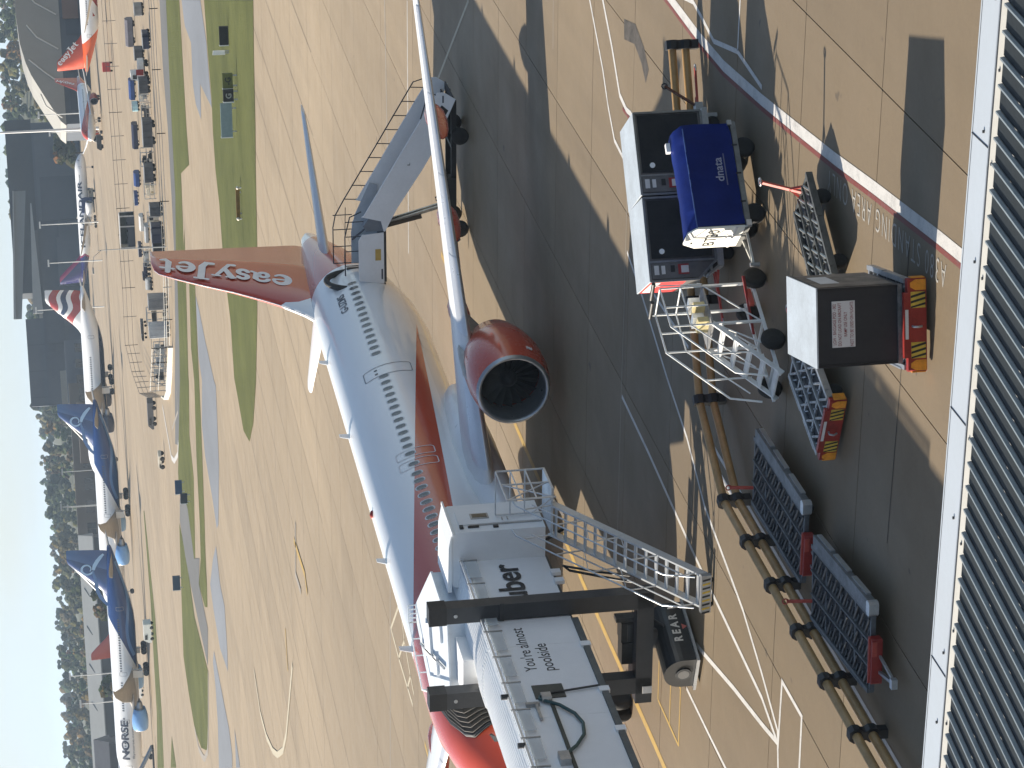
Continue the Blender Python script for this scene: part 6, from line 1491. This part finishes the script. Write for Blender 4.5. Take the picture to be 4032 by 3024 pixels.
FENCEG = mat('fence_galvanised', (.36, .37, .37), .5, .4, var=.2); FENCEDK = mat('fence_dark', (.12, .115, .11), .6, var=.2)
def fence(label, pts, step, h, m, rails, mesh=False):
    t = thing('compound_fence', label, 'fence', (pts[0][0], pts[0][1], 0), 0, 'compound fences'); o = V((pts[0][0], pts[0][1], 0))
    for (x0, y0), (x1, y1) in zip(pts, pts[1:]):
        L = math.hypot(x1 - x0, y1 - y0); n = max(1, int(L / step))
        for k in range(n + 1):
            p = V((lerp(x0, x1, k / n), lerp(y0, y1, k / n), 0)) - o
            MB().bar(p, p + V((0, 0, h)), .11).build('post', m, t)
        for z in rails: MB().bar(V((x0, y0, z)) - o, V((x1, y1, z)) - o, .05, .07).build('rail', m, t)
    return t
fence('pale two-rail fence along the service road side of the compound', [(66., 366.), (52.5, 362.), (44.8, 365.), (36.2, 364.), (27.4, 367.), (20.6, 371.), (12., 380.), (8.4, 385.)], 5.5, 1.15, FENCEG, (.45, .8, 1.1))
fence('dark post and wire fence along the far side of the compound', [(92., 560.), (84., 562.), (60., 556.), (40., 548.), (24., 545.), (12.8, 552.)], 4.6, 2.6, FENCEDK, (.9, 1.8, 2.5))
fence('short wire fence closing the open end of the compound', [(12.8, 552.), (7., 520.), (2.6, 478.), (1.6, 432.)], 9., 2.4, FENCEDK, (.9, 1.7, 2.4))
fence('tall pale frame fence round the wire cages', [(10.5, 398.), (8.5, 396.5), (6.5, 402.), (4.6, 410.), (2.5, 417.)], 2.3, 2.6, FENCEG, (.2, 1.3, 2.5))
kw = thing('kerb_wall', 'pale low concrete wall wrapping the wire cages', 'wall', (3.6, 405., 0))
for (x0, y0), (x1, y1) in zip([(8.3, 385.), (5.2, 392.), (2.2, 402.), (1.2, 413.)], [(5.2, 392.), (2.2, 402.), (1.2, 413.), (1.6, 424.)]):
    MB().bar((x0 - 3.6, y0 - 405., .35), (x1 - 3.6, y1 - 405., .35), .3, .7).build('block', mat('wall_pale_concrete', (.50, .48, .42), .7, var=.1), kw)
for k, (x, z) in enumerate(((-3.4, 1.2),)):
    pass
# vehicles near the parked airliners
def van(label, x, y, rz, L, H, col, cat='van'):
    t = thing('service_vehicle', label, cat, (x, y, 0), math.radians(rz), 'service vehicles across the field'); m = mat('van_' + col, IC.get(col, (.5, .05, .04)), .4, var=.08)
    b = MB().prism([(-L / 2, .5), (L / 2, .5), (L / 2, H * .55), (L * .36, H), (-L / 2, H)], 'y', -1, 1).build('body', m, t)
    MB().box((L * .2, 1.02, H * .75), (L * .25, .03, H * .25)).box((L * .2, -1.02, H * .75), (L * .25, .03, H * .25)).build('window', GLASS, b)
    for sx_ in (-.3, .3):
        for y_ in (-.9, .9): wheel(t, (sx_ * L, y_, .4), .4, .25, hub=DARKSTEEL)
    return t
van('small white van crossing the taxiway grass beyond the field', -46.5, 575., 150, 4.6, 2.1, 'white')
van('white van parked behind the lettered airliner wing', -71., 700., 150, 4.6, 2.3, 'white')
van('cream loader vehicle under the dark-named airliner', 73.5, 936., 0, 4.2, 2.2, 'cream')
van('low cream tug on the apron past the compound', -8.6, 446., 150, 2.6, 1.0, 'cream', 'tug')
van('dark grey tug on the apron past the compound', -1.0, 470., 150, 5.2, 1.5, 'slate', 'tug')
van('dark tractor beside the orange-tailed airliner nose', 73., 750., 160, 4.0, 1.8, 'black', 'tractor')
van('red tractor under the bright orange rear fuselage', 75.5, 606., 80, 4.5, 2.2, 'redcol', 'tractor')
t = thing('cargo_loader', 'blue cargo lift raised against the dark-named airliner', 'loader', (69.8, 934., 0)); MB().box((0, 0, 2.9), (5.2, 3., 3.6)).build('box', mat('loader_blue', (.02, .04, .13), .5), t); MB().box((0, 0, .7), (5., 2.6, .5)).build('chassis', DARKSTEEL, t); MB().bar((-2, 0, .9), (2, 0, 2.), .3).bar((2, 0, .9), (-2, 0, 2.), .3).build('scissor', STEEL, t)
t = thing('stair_unit', 'grey stairs leaning against the lettered airliner front door', 'stairs', (-79.5, 622., 0), math.radians(-24)); MB().bar((-3.5, 0, 4.2), (3.5, 0, .8), 1.6, .5).build('flight', mat('stair_grey', (.25, .26, .26), .5), t); MB().box((0, 0, .6), (7., 2., .4)).build('chassis', DARKSTEEL, t); MB().bar((-3.2, 0, .6), (-3.2, 0, 4.), .3).build('strut', STEEL, t)
# signs and boxes on the grass
def sign(label, x, y, w, h, m, word=None, ink=None, z=.35, rz=AX + math.pi / 2, legs=True):
    t = thing('field_sign', label, 'sign', (x, y, 0), rz, 'signs on the grass')
    b = MB().box((0, 0, z + h / 2), (w, .25, h)).build('panel', m, t)
    MB().box((w / 2 + .04, 0, z + h / 2), (.08, .3, h * 1.05)).build('frame', FARWHITE, t)
    if legs:
        for k in (-.35, .35): MB().bar((k * w, 0, 0), (k * w, 0, z), .1).build('leg', STEEL, t)
    if word: 
        me = text_mesh(word, h * .75, .02, 0, 'CENTER'); ob('lettering', me, ink, b, Matrix.Translation((0, .135, z + h * .22)) @ Matrix.Rotation(math.pi, 4, 'Z') @ Matrix.Rotation(math.pi / 2, 4, 'X'))
    return t
sign('olive taxiway sign with a black arrow symbol on the grass', 26.35, 224.2, 1.25, .85, mat('sign_olive', (.13, .14, .035), .5), '-G', INK)
sign('black taxiway sign beside the olive one', 25.15, 224.4, 1.0, .85, BLACKP, 'G', mat('sign_letter', (.32, .32, .30), .5))
sign('long pale blue-grey board standing on the grass', 23.5, 227.8, 2.9, .95, mat('board_bluegrey', (.22, .29, .31), .5, var=.1))
sign('white edged sign seen edge-on near the grass ditch', 29.65, 231.5, .25, 1.0, FARWHITE); sign('black sign panel near the grass ditch', 30.9, 230.5, 1.6, .75, BLACKP, legs=False, z=.05)
sign('orange and brown beam lying on the grass', 16.6, 228.5, 2.7, .32, mat('beam_brown', (.20, .11, .02), .6, var=.3), z=.12); sign('blue sign in the grass beside the taxiway bend', -11.1, 376.5, 2.0, .95, mat('sign_blue', (.03, .07, .15), .5)); sign('slate blue sign beside the service road fork', -12.2, 362., 1.4, .9, HG2)
sign('blue grey sign in the far grass wedge', -26.0, 405., 2.3, 1.1, mat('sign_blue2', (.06, .09, .14), .5))
for lab, x, y in (('cream marker lamp at one end of the orange beam', 17.8, 227.6), ('cream marker lamp at the other end of the orange beam', 15.3, 228.9)):
    t = thing('marker_lamp', lab, 'lamp', (x, y, 0), 0, 'marker lamps'); MB().cyl((0, 0, 0), (0, 0, .25), .06, n=8).build('stem', STEEL, t); MB().lathe([(.22, .05), (.25, .15), (.36, .15), (.42, .05)], (0, 0, 0), 'z', 10).build('head', CREAM_AND_SUNLIT, t)

# ------------------------------------------------------------------ hills and woods on the skyline
hillm = bmat('hill_ground', (.05, .055, .03), .9)
def hz(x, y):
    t = max(0, min(1, (y - 1380) / 420)); base = 14. + 5. * math.sin(x * .011 + 1.) + (16. * max(0, min(1, (x - 110) / 70))) + 4 * max(0, min(1, (-60 - x) / 160))
    return base * t * t * (3 - 2 * t) + max(0, (y - 1800) * .010)
xs = [-620 + 40 * i for i in range(34)]; ys = [1380 + 60 * j for j in range(24)]
vs = [(x, y, hz(x, y) - .3) for y in ys for x in xs]; nx_ = len(xs)
struct(MB().add(vs, [(j * nx_ + i, j * nx_ + i + 1, (j + 1) * nx_ + i + 1, (j + 1) * nx_ + i) for j in range(len(ys) - 1) for i in range(nx_ - 1)], True).build('hills', hillm))
ico = bmesh.new(); bmesh.ops.create_icosphere(ico, subdivisions=1, radius=1.0)
IV = [v.co.copy() for v in ico.verts]; IF = [tuple(v.index for v in f.verts) for f in ico.faces]; ico.free()
def leafmat(name):
    n = NT(name); at = n.nd('ShaderNodeAttribute', attribute_name='tint'); g = n.nd('ShaderNodeNewGeometry').outputs['Position']
    a = n.noise(.35, 6, .72, vec=g); b = n.noise(1.3, 4, .7, vec=g)
    k = n.ramp(n.math('ADD', n.math('MULTIPLY', a, .6), n.math('MULTIPLY', b, .4)), [(.34, .38), (.66, 1.6)])
    n.set(col=n.mix(1.0, at.outputs['Color'], k, 'MULTIPLY'), rough=.9, spec=.1); n.bump(n.math('ADD', a, b), 1.0, 1.6); return n.m
LEAF = leafmat('woodland_leaves')
TINTS = [tuple(1.15 * c for c in q) for q in [(.040, .055, .018), (.050, .060, .022), (.075, .080, .028), (.11, .10, .035), (.030, .042, .020), (.14, .09, .025), (.085, .075, .03)]]
def woods(name, spots, seed):
    R4 = random.Random(seed); vs = []; fs = []; cols = []
    for x, y, z, h, r in spots:
        tint = R4.choice(TINTS); tint = tuple(c * R4.uniform(.75, 1.25) for c in tint)
        for k in range(R4.randint(6, 9)):
            a = R4.uniform(0, 6.28); q = R4.uniform(0, 1) ** .7; zz = R4.uniform(.28, .95)
            rr = r * R4.uniform(.30, .52) * (1.15 - .5 * zz); cx, cy, cz = x + math.cos(a) * q * r * (1.15 - zz * .7), y + math.sin(a) * q * r * (1.15 - zz * .7), z + h * zz
            o = len(vs)
            for v in IV:
                s = rr * R4.uniform(.72, 1.28); vs.append((cx + v.x * s, cy + v.y * s, cz + v.z * s * .85)); cols.append((*tint, 1))
            fs += [(f[0] + o, f[1] + o, f[2] + o) for f in IF]
    me = bpy.data.meshes.new(name); me.from_pydata(vs, [], fs); at = me.color_attributes.new('tint', 'FLOAT_COLOR', 'POINT')
    at.data.foreach_set('color', [c for q in cols for c in q]); me.materials.append(LEAF)
    return me
RW = random.Random(11); sp_ = []
for row in range(11):
    y = 1400 + row * 42
    for i in range(62):
        x = -350 + i * 12.2 + RW.uniform(-5, 5); yy = y + RW.uniform(-16, 16)
        if row < 2 and (-45 < x < 130): continue
        if row < 4 and 5 < x < 60: continue
        h = RW.uniform(9.5, 15.5) * (1.15 if RW.random() < .12 else 1); sp_.append((x, yy, hz(x, yy) - .5, h, h * RW.uniform(.38, .55)))
struct(ob('woods', woods('woods', sp_, 5)), 'stuff')
sp_ = [(x, 2300 + RW.uniform(-60, 60), hz(x, 2300) - 1, RW.uniform(12, 17), RW.uniform(7, 11)) for x in range(-560, 640, 9)]
struct(ob('woods', woods('woods', sp_, 9)), 'stuff')
# single trees nearer than the woods
BARK = mat('bark', (.06, .05, .04), .9, var=.2)
def tree(label, x, y, h, r, seed):
    t = thing('tree', label, 'tree', (x, y, 0), 0, 'single trees by the hangars')
    MB().cyl((0, 0, 0), (0, 0, h * .45), h * .028, h * .015, n=8).bar((0, 0, h * .35), (r * .4, 0, h * .6), h * .016).bar((0, 0, h * .35), (-r * .4, r * .2, h * .62), h * .016).build('trunk', BARK, t)
    ob('crown', woods('crown', [(0, 0, h * .12, h * .9, r)] * 4, seed), None, t); return t
for k, (lab, x, y, h, r) in enumerate([('round dark tree before the pale-roofed shed', -66., 1000., 9.5, 4.2), ('second round dark tree before the pale-roofed shed', -72., 1000., 9., 4.), ('bushy tree between the hangars', 108., 1150., 12., 6.), ('yellowing tree between the hangars', 118., 1190., 11., 6.), ('low dark tree beside the hangar east wall', 134., 1180., 8., 4.),
        ('russet tree behind the gabled shed', -98., 980., 9., 5.), ('tall dark conifer-like tree on the wood edge', -87., 1360., 17., 6.)]):
    tree(lab, x, y, h, r, 30 + k)
# ------------------------------------------------------------------ air between
hzb = MB().box((0, 4190, 44.), (8600, 9400, 92.)).build('haze', None); struct(hzb, 'stuff')
hm = bpy.data.materials.new('haze_air'); hm.use_nodes = True; hn = hm.node_tree
for nd_ in list(hn.nodes):
    if nd_.type != 'OUTPUT_MATERIAL': hn.nodes.remove(nd_)
pv = hn.nodes.new('ShaderNodeVolumePrincipled'); pv.inputs['Color'].default_value = (.60, .78, 1.0, 1); pv.inputs['Density'].default_value = .00008; pv.inputs['Anisotropy'].default_value = .25
hn.links.new(pv.outputs[0], hn.nodes['Material Output'].inputs['Volume']); hzb.data.materials.append(hm)
